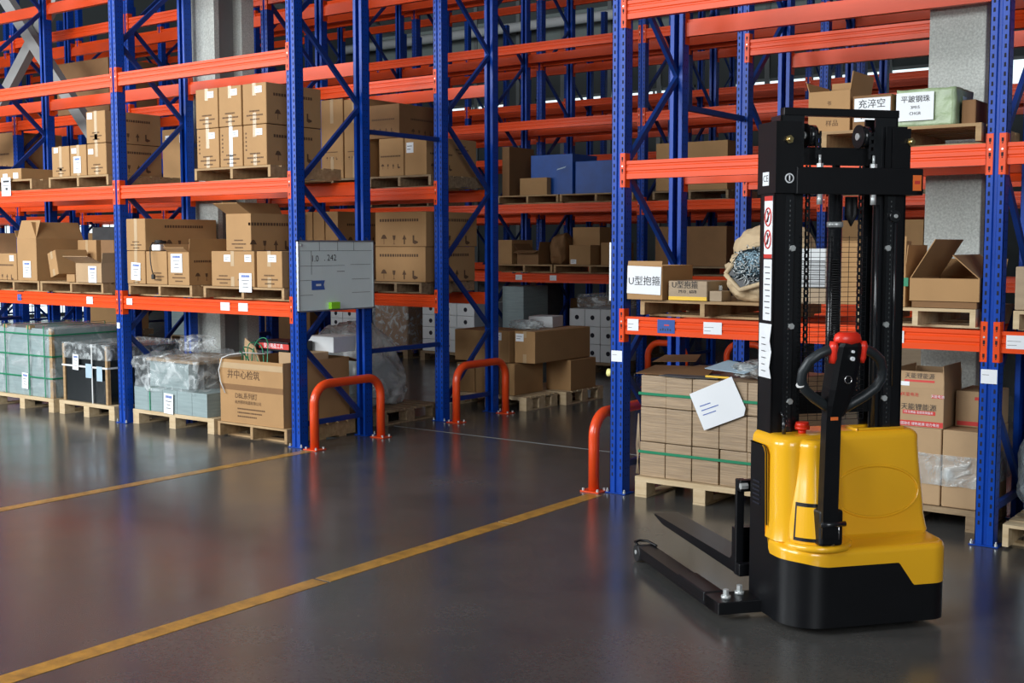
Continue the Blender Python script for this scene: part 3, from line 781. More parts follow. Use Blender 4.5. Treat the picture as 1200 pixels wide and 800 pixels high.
# 2 black crate
xa = px_x(74, 440, .05); xb = px_x(126, 440, .05)
pallet('floor pallet under the black glass crate left of second post', xa-.05, px_x(141, 470, .1), .03, 1.0, 0, FP, 'block', 'wood_pale')
w = xb-xa; hh = px_z(100, 403, .05)-FP; dd = .92
r = tag(empty('glass_crate', ((xa+xb)/2, .05+dd/2, FP)), 'black film-wrapped crate with wooden corner posts left of second blue post', 'crate')
b = MB(); b.box(-w/2+.012, w/2-.012, -dd/2+.012, dd/2-.012, .002, hh-.03, 'crate_black'); b.build('crate_body', r)
for sx in (-1, 1):
    for sy in (-1, 1):
        b = MB(); b.box(min(sx*w/2, sx*(w/2-.035)), max(sx*w/2, sx*(w/2-.035)), min(sy*dd/2, sy*(dd/2-.035)), max(sy*dd/2, sy*(dd/2-.035)), .002, hh-.01, 'wood'); b.build('corner_post', r)
strap_ring(r, -w/2-.004, w/2+.004, -dd/2-.004, dd/2+.004, hh*.6, .018, 'strap_white'); strap_loop(r, w*.16, -dd/2-.004, dd/2+.004, .0, hh, .016, 'strap_white')
film_box(r, -w/2-.006, w/2+.006, -dd/2-.006, dd/2+.006, hh*.74, hh+.004, 'wrap', .006, 14, seed=3, name='plastic_wrap')
note(r, -w*.18, -dd/2-.012, hh*.68, .10, .155, .05)
b = MB(); b.box(-.10, -.0, -.001, .001, -.07, .07, 'paper_blue'); b.build('delivery_note', r, (w*.17, -dd/2-.008, hh*.55)); b = MB(); b.box(-.045, .045, -.001, .001, -.075, .07, 'paper_blue'); b.build('delivery_note', r, (w*.34, -dd/2-.008, hh*.52))
# 3 grey sheet stack in the bay left of the whiteboard post
xa = px_x(158, 480, .06); xb = px_x(243, 480, .06)
pallet('floor pallet under the low grey film-covered stack right of second post', xa-.03, xb+.09, .058, .95, 0, FP, 'block', 'wood_pale')
w = xb-xa; dd = .86; h1 = px_z(200, 457, .06)-FP
r = tag(empty('wrapped_sheet_stack', ((xa+xb)/2, .06+dd/2, FP)), 'two-tier stack of grey sheets under loose plastic right of second post', 'sheet stack')
b = MB()
for k in range(5): b.box(-w/2+w*k/5+.002, -w/2+w*(k+1)/5-.002, -dd/2, dd/2, .002, h1, 'sheet_grey')
b.build('lower_tier', r)
ua = px_x(176, 440, .16)-(xa+xb)/2; ub = px_x(221, 440, .16)-(xa+xb)/2; h2 = px_z(200, 424, .16)-FP
b = MB(); b.box(ua, ub, -dd/2+.10, dd/2-.1, h1+.003, h2, 'sheet_grey'); b.build('upper_tier', r)
b = MB(); b.box(ua+.0, ub+.20, -dd/2+.06, dd/2-.1, h2+.002, h2+.03, 'wood_old'); b.build('cover_board', r)
b = MB(); b.box(ub+.004, ub+.10, -dd/2+.20, dd/2-.2, h1+.003, h2, 'slate'); b.build('dark_block', r)
strap_loop(r, -w*.28, -dd/2-.003, dd/2+.003, .002, h1+.004)
o = film_box(r, -w/2-.006, w/2-.12, -dd/2-.006, dd/2, h1-.03, h2+.05, 'wrap', .05, 5, 18, seed=6)
note(r, px_x(198, 470, .05)-(xa+xb)/2, -dd/2-.015, h1*.42, .135, .19, .04)
lb = lump_mesh(.34, .3, .16, 'wrap', .22, 2.5, 4); o = lb.build('plastic_bag', None, (px_x(232, 424, .5)-.0, .5, FP+h2+.075)); tag(o, 'crumpled clear plastic bag on top of the grey sheet stack', 'plastic bag')
# 4 big brown carton with loose stuff
xa = px_x(258.5, 470, .03); xb = px_x(332, 470, .03)
pallet('floor pallet under the big brown printed carton at whiteboard post', xa-.02, xb+.06, .01, .84, 0, FP, 'stringer', 'wood')
hh = px_z(295, 423, .03)-FP
o = open_carton('big worn brown carton packed with scrap left of the whiteboard post', xa, xb, .03, .80, FP, hh, {'back': (1.9, .18)}, m='card')
w = xb-xa
b = MB(); b.box(-w/2, w/2, -.0022, -.0012, 0, .05, 'card_dark'); b.build('packing_tape', o, (0, -.4, hh*.52)); b = MB(); b.box(-w/2, w/2, -.0022, -.0012, 0, .05, 'tape'); b.build('packing_tape', o, (0, -.4, hh*.86))
text('井中心检筑', .085, o, (-w*.12, -.4022, hh*.76), m='ink_brown'); text('DBL系列灯', .06, o, (-w*.08, -.4022, hh*.43), m='ink_brown')
text('杭州照明电器有限公司', .034, o, (-w*.05, -.4022, hh*.33), m='ink_brown')
for k, ww in enumerate((.4, .36, .3)):
    b = MB(); random.seed(k); x = -w*.22
    while x < w*(ww-.22)*1.1: g = random.uniform(.008, .018); b.box(x, x+g, -.0022, -.0012, 0, .012, 'ink_brown'); x += g+.006
    b.build('printed_marks', o, (0, -.4, hh*(.22-.06*k)))
# contents of the big carton
qx = (xa+xb)/2
a = carton('pale carton standing inside the big brown carton', qx+.06, qx+.38, .30, .3, FP+.012, hh+.05, m='card_pale', tape=False)
b = MB(); b.box(-.008, .008, -.153, -.151, hh-.12, hh+.05, 'strap_green'); b.build('strap', a, (.05, 0, 0))
b = MB(); b.prism([(-.1, 0), (.16, 0), (.1, .22), (-.02, .30)], -.004, .004, 'y', 'card_pale', Matrix.Rotation(.15, 4, 'X'))
o = b.build('cardboard_sheet', None, (qx-.28, .28, FP+hh-.12)); tag(o, 'torn cardboard piece sticking out of the big brown carton', 'cardboard sheet')
b = MB(); random.seed(11)
for k in range(4):
    pts = []; p = Vector((-.25+.1*k, -.05+.04*k, -.08))
    for s in range(18):
        t = s/17; pts.append((-.24+.05*k+.18*t+.03*math.sin(5*t+k), -.16+.03*k+.05*math.cos(6*t+k), -.1+.30*math.sin(PI*t)*(.6+.13*k)+.02*math.sin(9*t)))
    b.tube(pts, .005, 6, 'strap_green')
o = b.build('strapping_scrap', None, (qx-.12, .34, FP+hh)); tag(o, 'tangle of green strapping poking out of the big brown carton', 'strapping')
b = MB(); b.tube([(.0, -.1, .04), (-.15, -.2, .05), (-.24, -.30, .035), (-.28, -.352, .01), (-.32, -.358, -.10), (-.30, -.358, -.2), (-.24, -.358, -.3)], .005, 6, 'strap_white')
o = b.build('white_cord', None, (qx-.08, .37, FP+hh)); tag(o, 'thin white cord trailing over the front of big brown carton', 'cord')
xr0 = px_x(303, 395, .35)
o = carton('flat black and red box lying on the big brown carton', xr0, xr0+.46, .30, .28, FP+hh+.066, .085, m='black', tape=False, name='flat_box', cat='box', rot=-.06)
b = MB(); b.box(-.17, .24, -.0025, -.001, .02, .068, 'red_print'); b.build('red_band', o, (0, -.14, 0)); text('安全用品工具', .045, o, (.03, -.1435, .044), m='paper')
xw = -.56
o = carton('white foam box on the back of the big carton beside whiteboard post', px_x(359, 420, .60), px_x(391, 420, .60), .60, .28, FP+hh+.05, .14, m='card_white', tape=False, name='foam_box', cat='box')

# ---------------------------------------------------------------- whiteboard
yb0, yb1, zb0, zb1 = -.035, .865, 1.15, 1.735
r = tag(empty('whiteboard', (.13, (yb0+yb1)/2, zb0)), 'white planning board with drawn table tied to the blue end frame', 'whiteboard')
w = yb1-yb0; h = zb1-zb0
b = MB(); b.box(0, .012, -w/2, w/2, 0, h, 'board'); b.build('board_panel', r)
b = MB()
for y in (-w/2-.006, w/2-.006): b.box(-.002, .018, y, y+.012, -.006, h+.006, 'alu')
for zz in (-.006, h-.006): b.box(-.002, .018, -w/2-.006, w/2+.006, zz, zz+.012, 'alu')
b.build('board_frame', r)
b = MB(); q = .0124
def hl(y0, y1, z): b.box(q, q+.0008, -w/2+y0*w, -w/2+y1*w, z*h-.0012, z*h+.0012, 'ink')
def vl(y, z0, z1): b.box(q, q+.0008, -w/2+y*w-.0015, -w/2+y*w+.0015, z0*h, z1*h, 'ink')
hl(.02, .98, .86); hl(.02, .6, .645); hl(.68, .96, .655); hl(.02, .18, .44); hl(.02, .18, .23); hl(.7, .95, .44); hl(.7, .95, .24)
for y in (.27, .51, .73): vl(y, .86, .99)
vl(.165, .52, .86); b.build('drawn_table', r)
text('1.0', .075, r, (q+.0006, -w*.29, h*.745), (PI/2, 0, PI/2), 'ink', 'handwriting'); text('. 242', .075, r, (q+.0006, -w*.09, h*.755), (PI/2, 0, PI/2), 'ink', 'handwriting')
b = MB(); b.box(q, q+.0008, .0, .09, h*.555, h*.562, 'ink'); b.build('handwriting', r)
b = MB(); b.prism([(-w/2+.165*w, h*.3), (-w/2+.335*w, h*.3), (-w/2+.32*w, h*.37), (-w/2+.335*w, h*.435), (-w/2+.165*w, h*.435)], q, q+.0015, 'x', 'ink_blue'); b.box(q+.001, q+.002, -w/2+.22*w, -w/2+.285*w, h*.355, h*.385, 'paper'); b.build('magnet_label', r)
b = MB(); b.box(q, q+.035, -w/2+.38*w, -w/2+.50*w, h*.015, h*.115, 'lime', bev=.004); b.build('eraser', r)
b = MB()
for yy in (-w/2+.05, w/2-.06): b.tube([(.01, yy, h), (-.005, yy, h+.03), (-.020, yy, h+.02), (-.018, yy, h-.02), (-.004, yy, h-.03)], .003, 6, 'cable')
b.build('hanging_wire', r)
b = MB(); b.cyl((.012, 0, 0), (.02, 0, 0), .012, m='zinc', n=12); b.build('corner_screw', r, (0, -w/2+.035, h-.035))

# ---------------------------------------------------------------- second left rack (behind)
yB = 1.92
z = Z1+PH_
PX('pallet under the two stacked long cartons seen between the blue end frames', 434, 494, yB-.03, 2.72, Z1, 338, m='wood_old')
a, b_ = px_x(440, 300, yB), px_x(498.5, 300, yB)
carton('lower of two long cartons with handling symbols between the blue end frames', a, b_, yB, .78, z, .345, m='card', tape=False, front=[('side', .5, .5, 1.35)], side=[('side', .55, .5, 1.4)])
carton('upper of two long cartons with handling symbols between the blue end frames', a, b_+.01, yB, .80, z+.348, .34, m='card', tape=False, front=[('side', .5, .5, 1.35)], side=[('side', .55, .5, 1.4)])
zb = Z2+PH_
PX('pallet on second rack upper shelf behind the whiteboard frame', 432, 505, yB-.03, 2.72, Z2, 215, m='wood_old')
for lb, pl, pr, z0, h, stk, dd in (('carton with white label at right end of second rack upper shelf', 474, 500, zb, .37, [(.25, .72, .09, .1)], .78),
    ('dark printed carton left of the labelled one on second rack upper shelf', 444, 473, zb, .37, [], .78)):
    carton(lb, px_x(pl, 190, yB)+.003, px_x(pr, 190, yB)-.003, yB, dd, z0, h, sticker=stk, tape=False, front=[('side', .5, .4, .7)] if not stk else [], side=[('side', .3, .4, .9), ('lines', .7, .7, 1.)])
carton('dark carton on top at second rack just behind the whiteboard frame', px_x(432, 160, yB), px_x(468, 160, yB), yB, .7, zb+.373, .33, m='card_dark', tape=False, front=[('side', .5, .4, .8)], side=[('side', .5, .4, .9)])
# tall pair of cartons seen through the whiteboard end frame
PX('long board-like pallet seen through end frame above the whiteboard', 352, 428, yB-.02, 2.7, Z2, 205, m='wood_old')
for k, (lb, pl, pr, pt) in enumerate((('tall plain carton seen through the end frame above the whiteboard', 376, 402, 114), ('tall plain carton right of another, seen through end frame above the whiteboard', 403, 427, 116))):
    x0_, x1_ = px_x(pl, 150, yB)+.003, px_x(pr, 150, yB)-.003
    carton(lb, x0_, x1_, yB, .7, zb, px_z((pl+pr)/2, pt, yB)-zb, m='card', tape=.3, front=[('side', .5, .3, .45)])
PX('pallet behind the whiteboard on the second rack lower shelf', 345, 425, yB-.02, 2.7, Z1, 338, m='wood_old')
for k, (lb, pl, pr, m_) in enumerate((('pale carton just above the whiteboard left corner, on second rack', 352, 366, 'card'), ('pale carton above the whiteboard, middle of three on second rack', 367, 380, 'card'), ('pale carton above the whiteboard, right of three on second rack', 381, 396, 'card'))):
    carton(lb, px_x(pl, 265, yB)+.002, px_x(pr, 265, yB)-.002, yB, .75, z, px_z(380, 248, yB)-z, m=m_, tape=False, side=[('side', .5, .7, 1.2)])
# left part of the second rack
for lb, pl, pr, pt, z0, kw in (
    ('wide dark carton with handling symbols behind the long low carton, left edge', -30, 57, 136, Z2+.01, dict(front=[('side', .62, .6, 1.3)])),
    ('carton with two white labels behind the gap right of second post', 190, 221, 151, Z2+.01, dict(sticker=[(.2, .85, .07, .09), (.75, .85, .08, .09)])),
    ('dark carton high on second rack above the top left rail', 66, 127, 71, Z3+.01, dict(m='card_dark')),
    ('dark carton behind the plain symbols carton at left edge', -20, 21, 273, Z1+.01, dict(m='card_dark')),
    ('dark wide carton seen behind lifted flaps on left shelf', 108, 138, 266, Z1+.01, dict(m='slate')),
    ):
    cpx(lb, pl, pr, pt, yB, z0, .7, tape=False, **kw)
PX('pallet at the rear of second rack behind the six cartons', 236, 330, yB-.02, 2.7, Z2, 205, m='wood_old')
# floor of the gap: covered machine on an old pallet
px0, px1 = -1.35, -.17
pallet('old weathered pallet under the plastic-draped heap behind the whiteboard frame', px0, px1, 1.27, 2.15, 0, .135, 'block', 'wood_old')
b = lump_mesh(.98, .82, .78, 'wrap_dark', .16, 2.2, 9, .35)
for v in b.bm.verts:
    f = v.co.z/.78; v.co.x = v.co.x*(1-.42*f)-.14*f; v.co.y *= 1-.25*f
o = b.build('draped_heap', None, (px0+.56, 1.69, .137)); tag(o, 'grey heap draped in cloudy plastic behind the orange hoop', 'draped heap')
bb = MB(); bb.box(-.33, .26, -.25, .25, .01, .46, 'sheet_grey', bev=.03); bb.build('machine_body', o)
# wrapped bale & white cartons under the second rack, seen beyond the gap
b = MB()
# ---------------------------------------------------------------- aisle pallets with brown cartons (behind the second left rack)
pallet('pale pallet in the far aisle carrying two layers of brown cartons', -.66, .33, 2.93, 3.50, 0, .14, 'block', 'wood_pale')
pallet('further pale pallet in the far aisle, under the right-hand carton', -.30, .40, 3.56, 4.30, 0, .14, 'block', 'wood_pale')
def acart(lb, pl, pr, y, d, z0, h, **k): return carton(lb, px_x(pl, 440, y)+.002, px_x(pr, 440, y)-.002, y, d, z0, h, m='card', **k)
acart('bottom brown carton seen through the right orange hoop', 557, 583, 2.98, .48, .141, .31, tape=.4)
acart('bottom left brown carton on aisle pallet with a white label', 535, 556, 2.98, .48, .141, .31, sticker=[(.25, .8, .08, .08)], tape=False)
acart('bottom right brown carton on aisle pallet beside the orange hoop', 585, 603, 2.98, .52, .141, .33, sticker=[(.3, .8, .06, .07)], tape=False)
acart('upper left brown carton on the aisle pallet behind blue post', 533, 569, 2.97, .5, .475, .33, tape=False)
acart('upper middle brown carton on aisle pallet with a white label', 574, 597, 3.02, .5, .475, .33, sticker=[(.45, .82, .08, .08)], tape=False)
acart('upper right brown carton with white label, front of the aisle stack', 603, 627, 3.04, 1.05, .48, .33, sticker=[(.25, .8, .10, .08)], tape=.2)
acart('brown carton with its pale end turned out, right side of aisle stack', 640, 669, 3.66, .5, .141, .33, tape=False)
carton('small white carton lying on top of the aisle stack', px_x(618, 385, 3.6), px_x(643, 385, 3.6), 3.60, .3, .812, .12, m='card_white', tape=False, rot=.2)
lb = lump_mesh(.36, .24, .10, 'wrap_heavy', .2, 3, 3); o = lb.build('wrapped_parcel', None, (px_x(617, 395, 3.3), 3.30, .812)); tag(o, 'film-wrapped pale parcel on top of the aisle cartons', 'parcel')
# extra carton under upper right to carry it
carton('brown carton behind the front row on the aisle pallet', -.04, .30, 3.53, .02, .0, .01, tape=False) if False else None

# ---------------------------------------------------------------- far rack C goods
yC = 6.50; z = 1.315+PH_; zC2 = 2.265+PH_
def CP(lb, pl, pr, z0, ref): return pallet(lb, px_x(pl, ref, yC-.03), px_x(pr, ref, yC-.03), yC-.03, 7.28, z0, PH_, 'stringer', 'wood')
CP('pallet on far rack under the small carton left of blue crate', 583, 654, 2.266, 234)
CP('pallet on far rack under the blue crate', 656, 742, 2.266, 234)
o = cpx('large blue plastic crate on the far rack upper shelf', 622, 671, 181, yC+.12, zC2, .62, m='blue_plastic', tape=False, name='plastic_crate', cat='crate')
w_ = px_x(671, 200, yC+.12)-px_x(622, 200, yC+.12)
for k in range(6):
    b = MB(); b.box(0, .035, -.0018, -.0006, 0, .05, 'paper_blue'); b.build('printed_marks', o, (w_/2, -.15+.09*(k % 3), .14+.1*(k//3)), (0, 0, PI/2))
b = MB(); b.prism([(0, 0), (.14, .03), (.16, .05), (.02, .02)], -.0018, -.0006, 'y', 'paper_blue'); b.build('printed_marks', o, (w_*.12, -.31, .33))
cpx('second blue crate right of the first, dark round hole low on it', 674, 722, 188, yC+.16, zC2, .58, m='blue_plastic', tape=False, name='plastic_crate', cat='crate')
cpx('small brown carton in front of the blue crate', 609, 641, 208, yC, zC2, .1, h=.235, tape=False, m='card')
o = cpx('tall brown carton left of blue crate beside blue post', 583, 597, 172, yC+.1, zC2, .6, tape=False, m='card_dark')
CP('pallet on far rack lower shelf under the small open cartons', 575, 647, 1.316, 314)
CP('pallet on far rack lower shelf under the labelled carton', 649, 735, 1.316, 314)
zc = 1.316+PH_
cpx('plain carton at left end of the far rack lower shelf', 583, 600, 281, yC, zc, .5, tape=False)
open_carton('small open carton with spread flaps on far rack lower shelf', px_x(606, 300, yC), px_x(631, 300, yC), yC, .4, zc, .19, {'left': (.7, .12), 'right': (.2, .12), 'front': (1.9, .1)}, m='card_dark')
lb = lump_mesh(.26, .36, .42, 'card_dark', .22, 1.7, 12, .4, 4); o = lb.build('wrapped_sack', None, (px_x(658, 300, yC+.3), yC+.32, zc)); tag(o, 'slumped brown sack left of the labelled carton, far rack', 'sack')
cpx('carton with small white label on the far rack lower shelf', 667, 692, 287, yC, zc, .3, sticker=[(.2, .16, .09, .06)], tape=False)
cpx('tall pale carton standing behind the labelled one, far rack', 671, 703, 266, yC+.36, zc, .38, tape=False, m='card')
cpx('carton on far rack partly hidden by the right rack front post', 704, 720, 284, yC, zc, .5, tape=False)
# floor of far rack
def white_stack(lb, px0, px1, n, rows, y, top_py, grp, place, base=.14):
    xa, xb = px_x(px0, 400, y), px_x(px1, 400, y); w = (xb-xa)/n; zt_ = px_z((px0+px1)/2, top_py, y); h = (zt_-base)/rows
    pallet('dark pallet on the floor under %s' % place, xa-.02, xb+.02, y-.03, y+.83, 0, base, 'block', 'wood_old')
    rn = ('bottom', 'second', 'third', 'fourth')
    proto = None
    for i in range(n):
        for j in range(rows):
            o = carton('white hole-punched carton, %s row, %s column, %s' % (('bottom', 'second', 'third', 'fourth')[j] if j < rows-1 else 'top', ('left', 'middle', 'right')[i] if n == 3 else ('left', 'right')[i], place), xa+w*i+.004, xa+w*(i+1)-.004, y, .8, base+.001+h*j, h-.003, m='card_white', tape=False, group=grp)
            b = MB(); b.cyl((0, -.002, 0), (0, 0, 0), .032, m='hole', n=16); b.build('hand_hole', o, (0, -.4, h*.5))
    return xa, xb, zt_
xa, xb, zt_ = white_stack('', 667, 722, 3, 3, 6.5, 362, 'white cartons beside the right rack post', 'stack by right rack post')
lb = lump_mesh(xb-xa, .7, .2, 'wrap', .25, 3, 5, n=4); o = lb.build('plastic_sheet', None, ((xa+xb)/2, 6.9, zt_+.002)); tag(o, 'crumpled clear film lying on the white cartons by right rack', 'plastic film')
white_stack('', 495, 556, 3, 4, 6.5, 355, 'white cartons behind the middle blue frame', 'stack behind the middle frame')
white_stack('', 386, 418, 2, 4, 6.5, 362, 'white cartons below the whiteboard', 'stack seen below the whiteboard')
x0_, x1_ = px_x(437, 400, 6.5), px_x(478, 400, 6.5)
pallet('dark pallet under the film-wrapped bale in the far rack', x0_-.02, x1_+.02, 6.47, 7.3, 0, .14, 'block', 'wood_old')
r = tag(empty('wrapped_bale', ((x0_+x1_)/2, 6.9, .14)), 'tall brown bale wrapped in shiny film below the far rail', 'bale'); w = x1_-x0_
b = MB(); b.box(-w/2+.02, w/2-.02, -.38, .38, .002, .98, 'card_dark', bev=.03); b.build('bale_body', r); film_box(r, -w/2, w/2, -.4, .4, .004, 1.0, 'wrap', .012, 6, 12, seed=8)
x0_, x1_ = px_x(586, 400, 6.6), px_x(600, 400, 6.6)
o = carton('translucent grey tub wrapped in film on floor of far rack', x0_, x1_+.2, 6.6, .6, .0, 1.12, m='sheet_grey', tape=False, name='tub', cat='tub')
# a few far background pallets and loads on racks C..F
def load(lb, x0, y, z0, w, h, m, d=.72, n=1):
    pallet('background pallet under the '+lb, x0-.03, x0+w+.03, y-.03, y+.8, z0, .12, 'stringer', 'wood_old')
    o = carton(lb, x0, x0+w, y, d, z0+.121, h, m=m, tape=False)
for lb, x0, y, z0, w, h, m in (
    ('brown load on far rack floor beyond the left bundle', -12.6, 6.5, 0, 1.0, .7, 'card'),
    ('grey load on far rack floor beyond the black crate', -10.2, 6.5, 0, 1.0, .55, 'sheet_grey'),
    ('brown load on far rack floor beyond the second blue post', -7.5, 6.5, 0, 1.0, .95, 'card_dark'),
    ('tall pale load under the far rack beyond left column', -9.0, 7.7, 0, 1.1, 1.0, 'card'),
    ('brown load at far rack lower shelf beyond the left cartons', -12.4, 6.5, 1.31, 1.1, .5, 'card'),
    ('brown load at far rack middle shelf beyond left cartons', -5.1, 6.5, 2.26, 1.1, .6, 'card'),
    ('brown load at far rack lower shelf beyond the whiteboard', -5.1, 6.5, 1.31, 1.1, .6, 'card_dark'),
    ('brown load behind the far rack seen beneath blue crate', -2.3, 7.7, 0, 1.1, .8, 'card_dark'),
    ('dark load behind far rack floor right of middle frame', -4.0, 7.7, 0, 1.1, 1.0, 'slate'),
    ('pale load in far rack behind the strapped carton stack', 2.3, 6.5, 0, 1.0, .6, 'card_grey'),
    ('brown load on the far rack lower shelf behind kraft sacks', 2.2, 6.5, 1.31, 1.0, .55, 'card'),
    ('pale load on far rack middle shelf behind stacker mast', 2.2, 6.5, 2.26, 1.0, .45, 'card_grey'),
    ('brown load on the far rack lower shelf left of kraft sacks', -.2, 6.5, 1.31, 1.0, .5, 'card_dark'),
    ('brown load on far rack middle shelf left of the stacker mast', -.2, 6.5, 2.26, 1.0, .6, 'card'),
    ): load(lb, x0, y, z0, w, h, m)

# ---------------------------------------------------------------- right rack, upper shelf
z = Z2+PH_
pallet('pallet on upper right shelf under the green bagged box', px_x(962, 155, 0), px_x(1150, 160, 0), .01, .86, Z2, PH_, 'stringer', 'wood')
open_carton('brown carton with printed mark and raised flaps behind the mast top', px_x(947.5, 125, .08), px_x(996, 125, .08), .08, .36, z, .245, {'right': (.15, .11), 'back': (.1, .09), 'left': (.3, .06)}, m='card')
o = bpy.data.objects[-1] if False else None
q = [ob for ob in COL.objects if ob.get('label', '').startswith('brown carton with printed mark')][0]
text('书', .03, q, (.0, -.1812, .17), m='ink_brown'); text('样品', .04, q, (.02, -.1812, .05), m='ink_brown')
o = carton('small carton with handwritten sign taped on, behind the mast top', px_x(999, 130, .05), px_x(1045, 130, .05), .05, .3, z, .20, m='card_dark', tape=False)
b = MB(); b.box(-.105, .11, -.002, 0, -.068, .068, 'paper'); b.build('paper_sign', o, (0, -.1515, .115)); text('充淬空', .055, o, (0, -.155, .145), m='ink', name='handwriting'); text('φ20*200', .042, o, (0, -.155, .083), m='ink', name='handwriting')
xa, xb = px_x(1050, 125, .06), px_x(1119, 125, .06)
r = tag(empty('bagged_box', ((xa+xb)/2, .24, z+.001)), 'box in green-tinted plastic with white sign on upper right shelf', 'box'); w = xb-xa
b = MB(); b.box(-w/2+.01, w/2-.01, -.16, .16, .0, .205, 'card', bev=.01); b.build('box_body', r)
film_box(r, -w/2, w/2, -.17, .17, .001, .215, 'green_film', .006, 12, 12, name='plastic_bag')
b = MB(); b.box(-.115, .10, -.002, 0, -.08, .08, 'paper'); b.build('paper_sign', r, (-.05, -.182, .115)); text('平跛钢珠', .042, r, (-.055, -.186, .155), m='ink', name='handwriting'); text('3M15', .024, r, (-.055, -.186, .11), m='ink', name='handwriting'); text('CHGR', .024, r, (-.055, -.186, .075), m='ink', name='handwriting')
b = MB(); b.box(0, .002, -.05, .02, .06, .17, 'paper_blue'); b.build('paper_label', r, (w/2+.006, 0, 0))
carton('low brown carton right of the green bagged box', xb+.02, xb+.10, .12, .24, z, .14, m='card_dark', tape=False)

# ---------------------------------------------------------------- right rack, lower shelf
z = Z1+PH_
xa = px_x(750, 365, .0)
pallet('long pallet on lower right shelf under the signed cartons and sacks', xa, xa+.92, .005, .86, Z1, PH_, 'stringer', 'wood')
pallet('pallet on lower right shelf under the open flap carton', px_x(1005, 370, 0), px_x(1147, 372, 0), .005, .86, Z1, PH_, 'stringer', 'wood_pale')
xs0, xs1 = px_x(736, 330, -.02)+.0, px_x(777, 330, -.02)
xs0 = max(xs0, 3.262)
o = open_carton('carton bearing a large white handwritten sign beside right rack post', xs0, xs1, -.03, .42, z, .225, {'front': (-.2, .03)}, m='card')
w = xs1-xs0
b = MB(); b.box(-w*.49, w*.47, -.002, 0, -.092, .092, 'paper'); b.build('paper_sign', o, (0, -.213, .128), (0, .03, 0)); text('U型抱箍', .066, o, (0, -.2165, .12), m='ink', name='handwriting')
o = cpx('small carton with handwriting and yellow band at its foot', 783, 829, 321, -.01, z, .30, h=.13, m='card_grey', tape=False); w = px_x(829, 336, -.01)-px_x(783, 336, -.01)
text('U型抱箍', .052, o, (-.02, -.1525, .10), m='ink', name='handwriting'); text('M10 . 60/8', .03, o, (-.0, -.1525, .058), m='ink', name='handwriting')
b = MB(); b.box(-w/2+.004, w/2-.004, -.0015, 0, .002, .026, 'yellow_print'); b.build('yellow_band', o, (0, -.15, 0))
o = cpx('little film-taped box between handwritten carton and kraft sacks', 831, 846, 342, .0, z, .14, h=.068, m='card_grey', tape=False, name='small_box', cat='box')
b = MB(); b.cyl((0, 0, .068), (0, 0, .10), .012, m='wrap_heavy', n=10); b.build('film_twist', o)
# kraft sacks: a closed one lying on top and behind, an open one with screws in front
cx = px_x(876, 340, .1)
r = tag(empty('open_sack', (cx+.07, .19, z+.0015)), 'open kraft paper sack spilling over with dark bolts', 'sack')
b = lump_mesh(.46, .36, .34, 'kraft_sack', .13, 2.4, 21, .6)
b.build('sack_paper', r)
# the mouth of the sack, facing the viewer and up, filled with bolts
pts = [(-.16, -.02), (-.05, -.12), (.12, -.07), (.20, .07), (.17, .18), (.03, .17), (-.08, .10)]
Mx = Matrix.Translation((-.02, -.158, .19)) @ Matrix.Rotation(-.22, 4, 'X')
b = MB(); b.prism(pts, -.02, .02, 'y', 'black', Mx); b.build('sack_mouth', r)
b = MB(); P3 = [Mx @ Vector((p[0], -.02, p[1])) for p in pts]; P3 = P3+[P3[0]]
b.tube([P3[i].lerp(P3[i+1], t) for i in range(len(pts)) for t in (0, .5)]+[P3[0]], .016, 8, 'kraft_sack'); b.build('sack_rim', r)
b = MB(); random.seed(4)
b.ball(tuple(Mx @ Vector((.02, -.012, .035))), .14, 'bolt_mix', (1.02, .22, .80), 3)
for k in range(260):
    u, v = random.uniform(-.14, .18), random.uniform(-.10, .16)
    if (u-.02)**2/.023+(v-.035)**2/.0125 > 1: continue
    p = Mx @ Vector((u, -.038-random.uniform(0, .014)+.9*((u-.02)**2+(v-.035)**2), v)); a = random.uniform(0, PI); d = Vector((math.cos(a), random.uniform(-.25, .25), math.sin(a)))*.022
    b.cyl(p-d, p+d, .0028, m='zinc' if k % 3 else 'bolt_mix', n=6)
    b.cyl(p+d, p+d*1.22, .006, m='zinc' if k % 2 else 'bolt_mix', n=6, smooth=False)
o = b.build('bolts', r); o['kind'] = 'stuff'
r = tag(empty('kraft_sack', (cx-.02, .56, z+.0015)), 'closed kraft sack lying behind the open sack of bolts', 'sack')
b = lump_mesh(.56, .30, .50, 'kraft_sack', .12, 2.2, 33, .6); b.build('sack_paper', r)
b = MB(); b.tube([(-.22, -.02, .26), (-.28, -.05, .225), (-.33, -.07, .21)], .03, 8, 'kraft_sack', radii=[.07, .03, .018]); b.build('sack_end', r)
b = MB(); b.box(-.04, .16, -.150, -.142, .40, .46, 'yellow_print'); b.build('printed_band', r, (0, .0, 0))
# behind the mast: white slat stack, cartons
o = cpx('stack of white strips seen through the mast guard', 934, 968, 291, .06, z+.10, .3, m='card_white', tape=False, name='strip_stack', cat='stack')
b = MB()
for k in range(6): b.box(-.11, .11, -.0025, -.001, .02+k*.028, .027+k*.028, 'slate')
b.build('gap_lines', o, (0, -.2, 0))
cpx('low film-covered carton under the white strips behind mast guard', 934, 968, 331, .06, z, .3, h=.098, m='card_grey', tape=False)
cpx('plain carton behind the right half of the mast guard', 972, 1040, 282, .10, z, .45, tape=False, m='card')
xq = px_x(1050, 320, .03)
open_carton('brown carton with bent flap right of the stacker mast', xq-.07, px_x(1065, 335, .0)-.03, .03, .36, z, .24, {'front': (-.1, .17), 'right': (.1, .12)}, m='card')
b = MB(); b.box(-.05, .08, -.002, 0, .0, .05, 'strap_green'); q = [ob for ob in COL.objects if ob.get('label', '').startswith('brown carton with bent flap')][0]; b.build('green_tape', q, (0, -.18, .12))
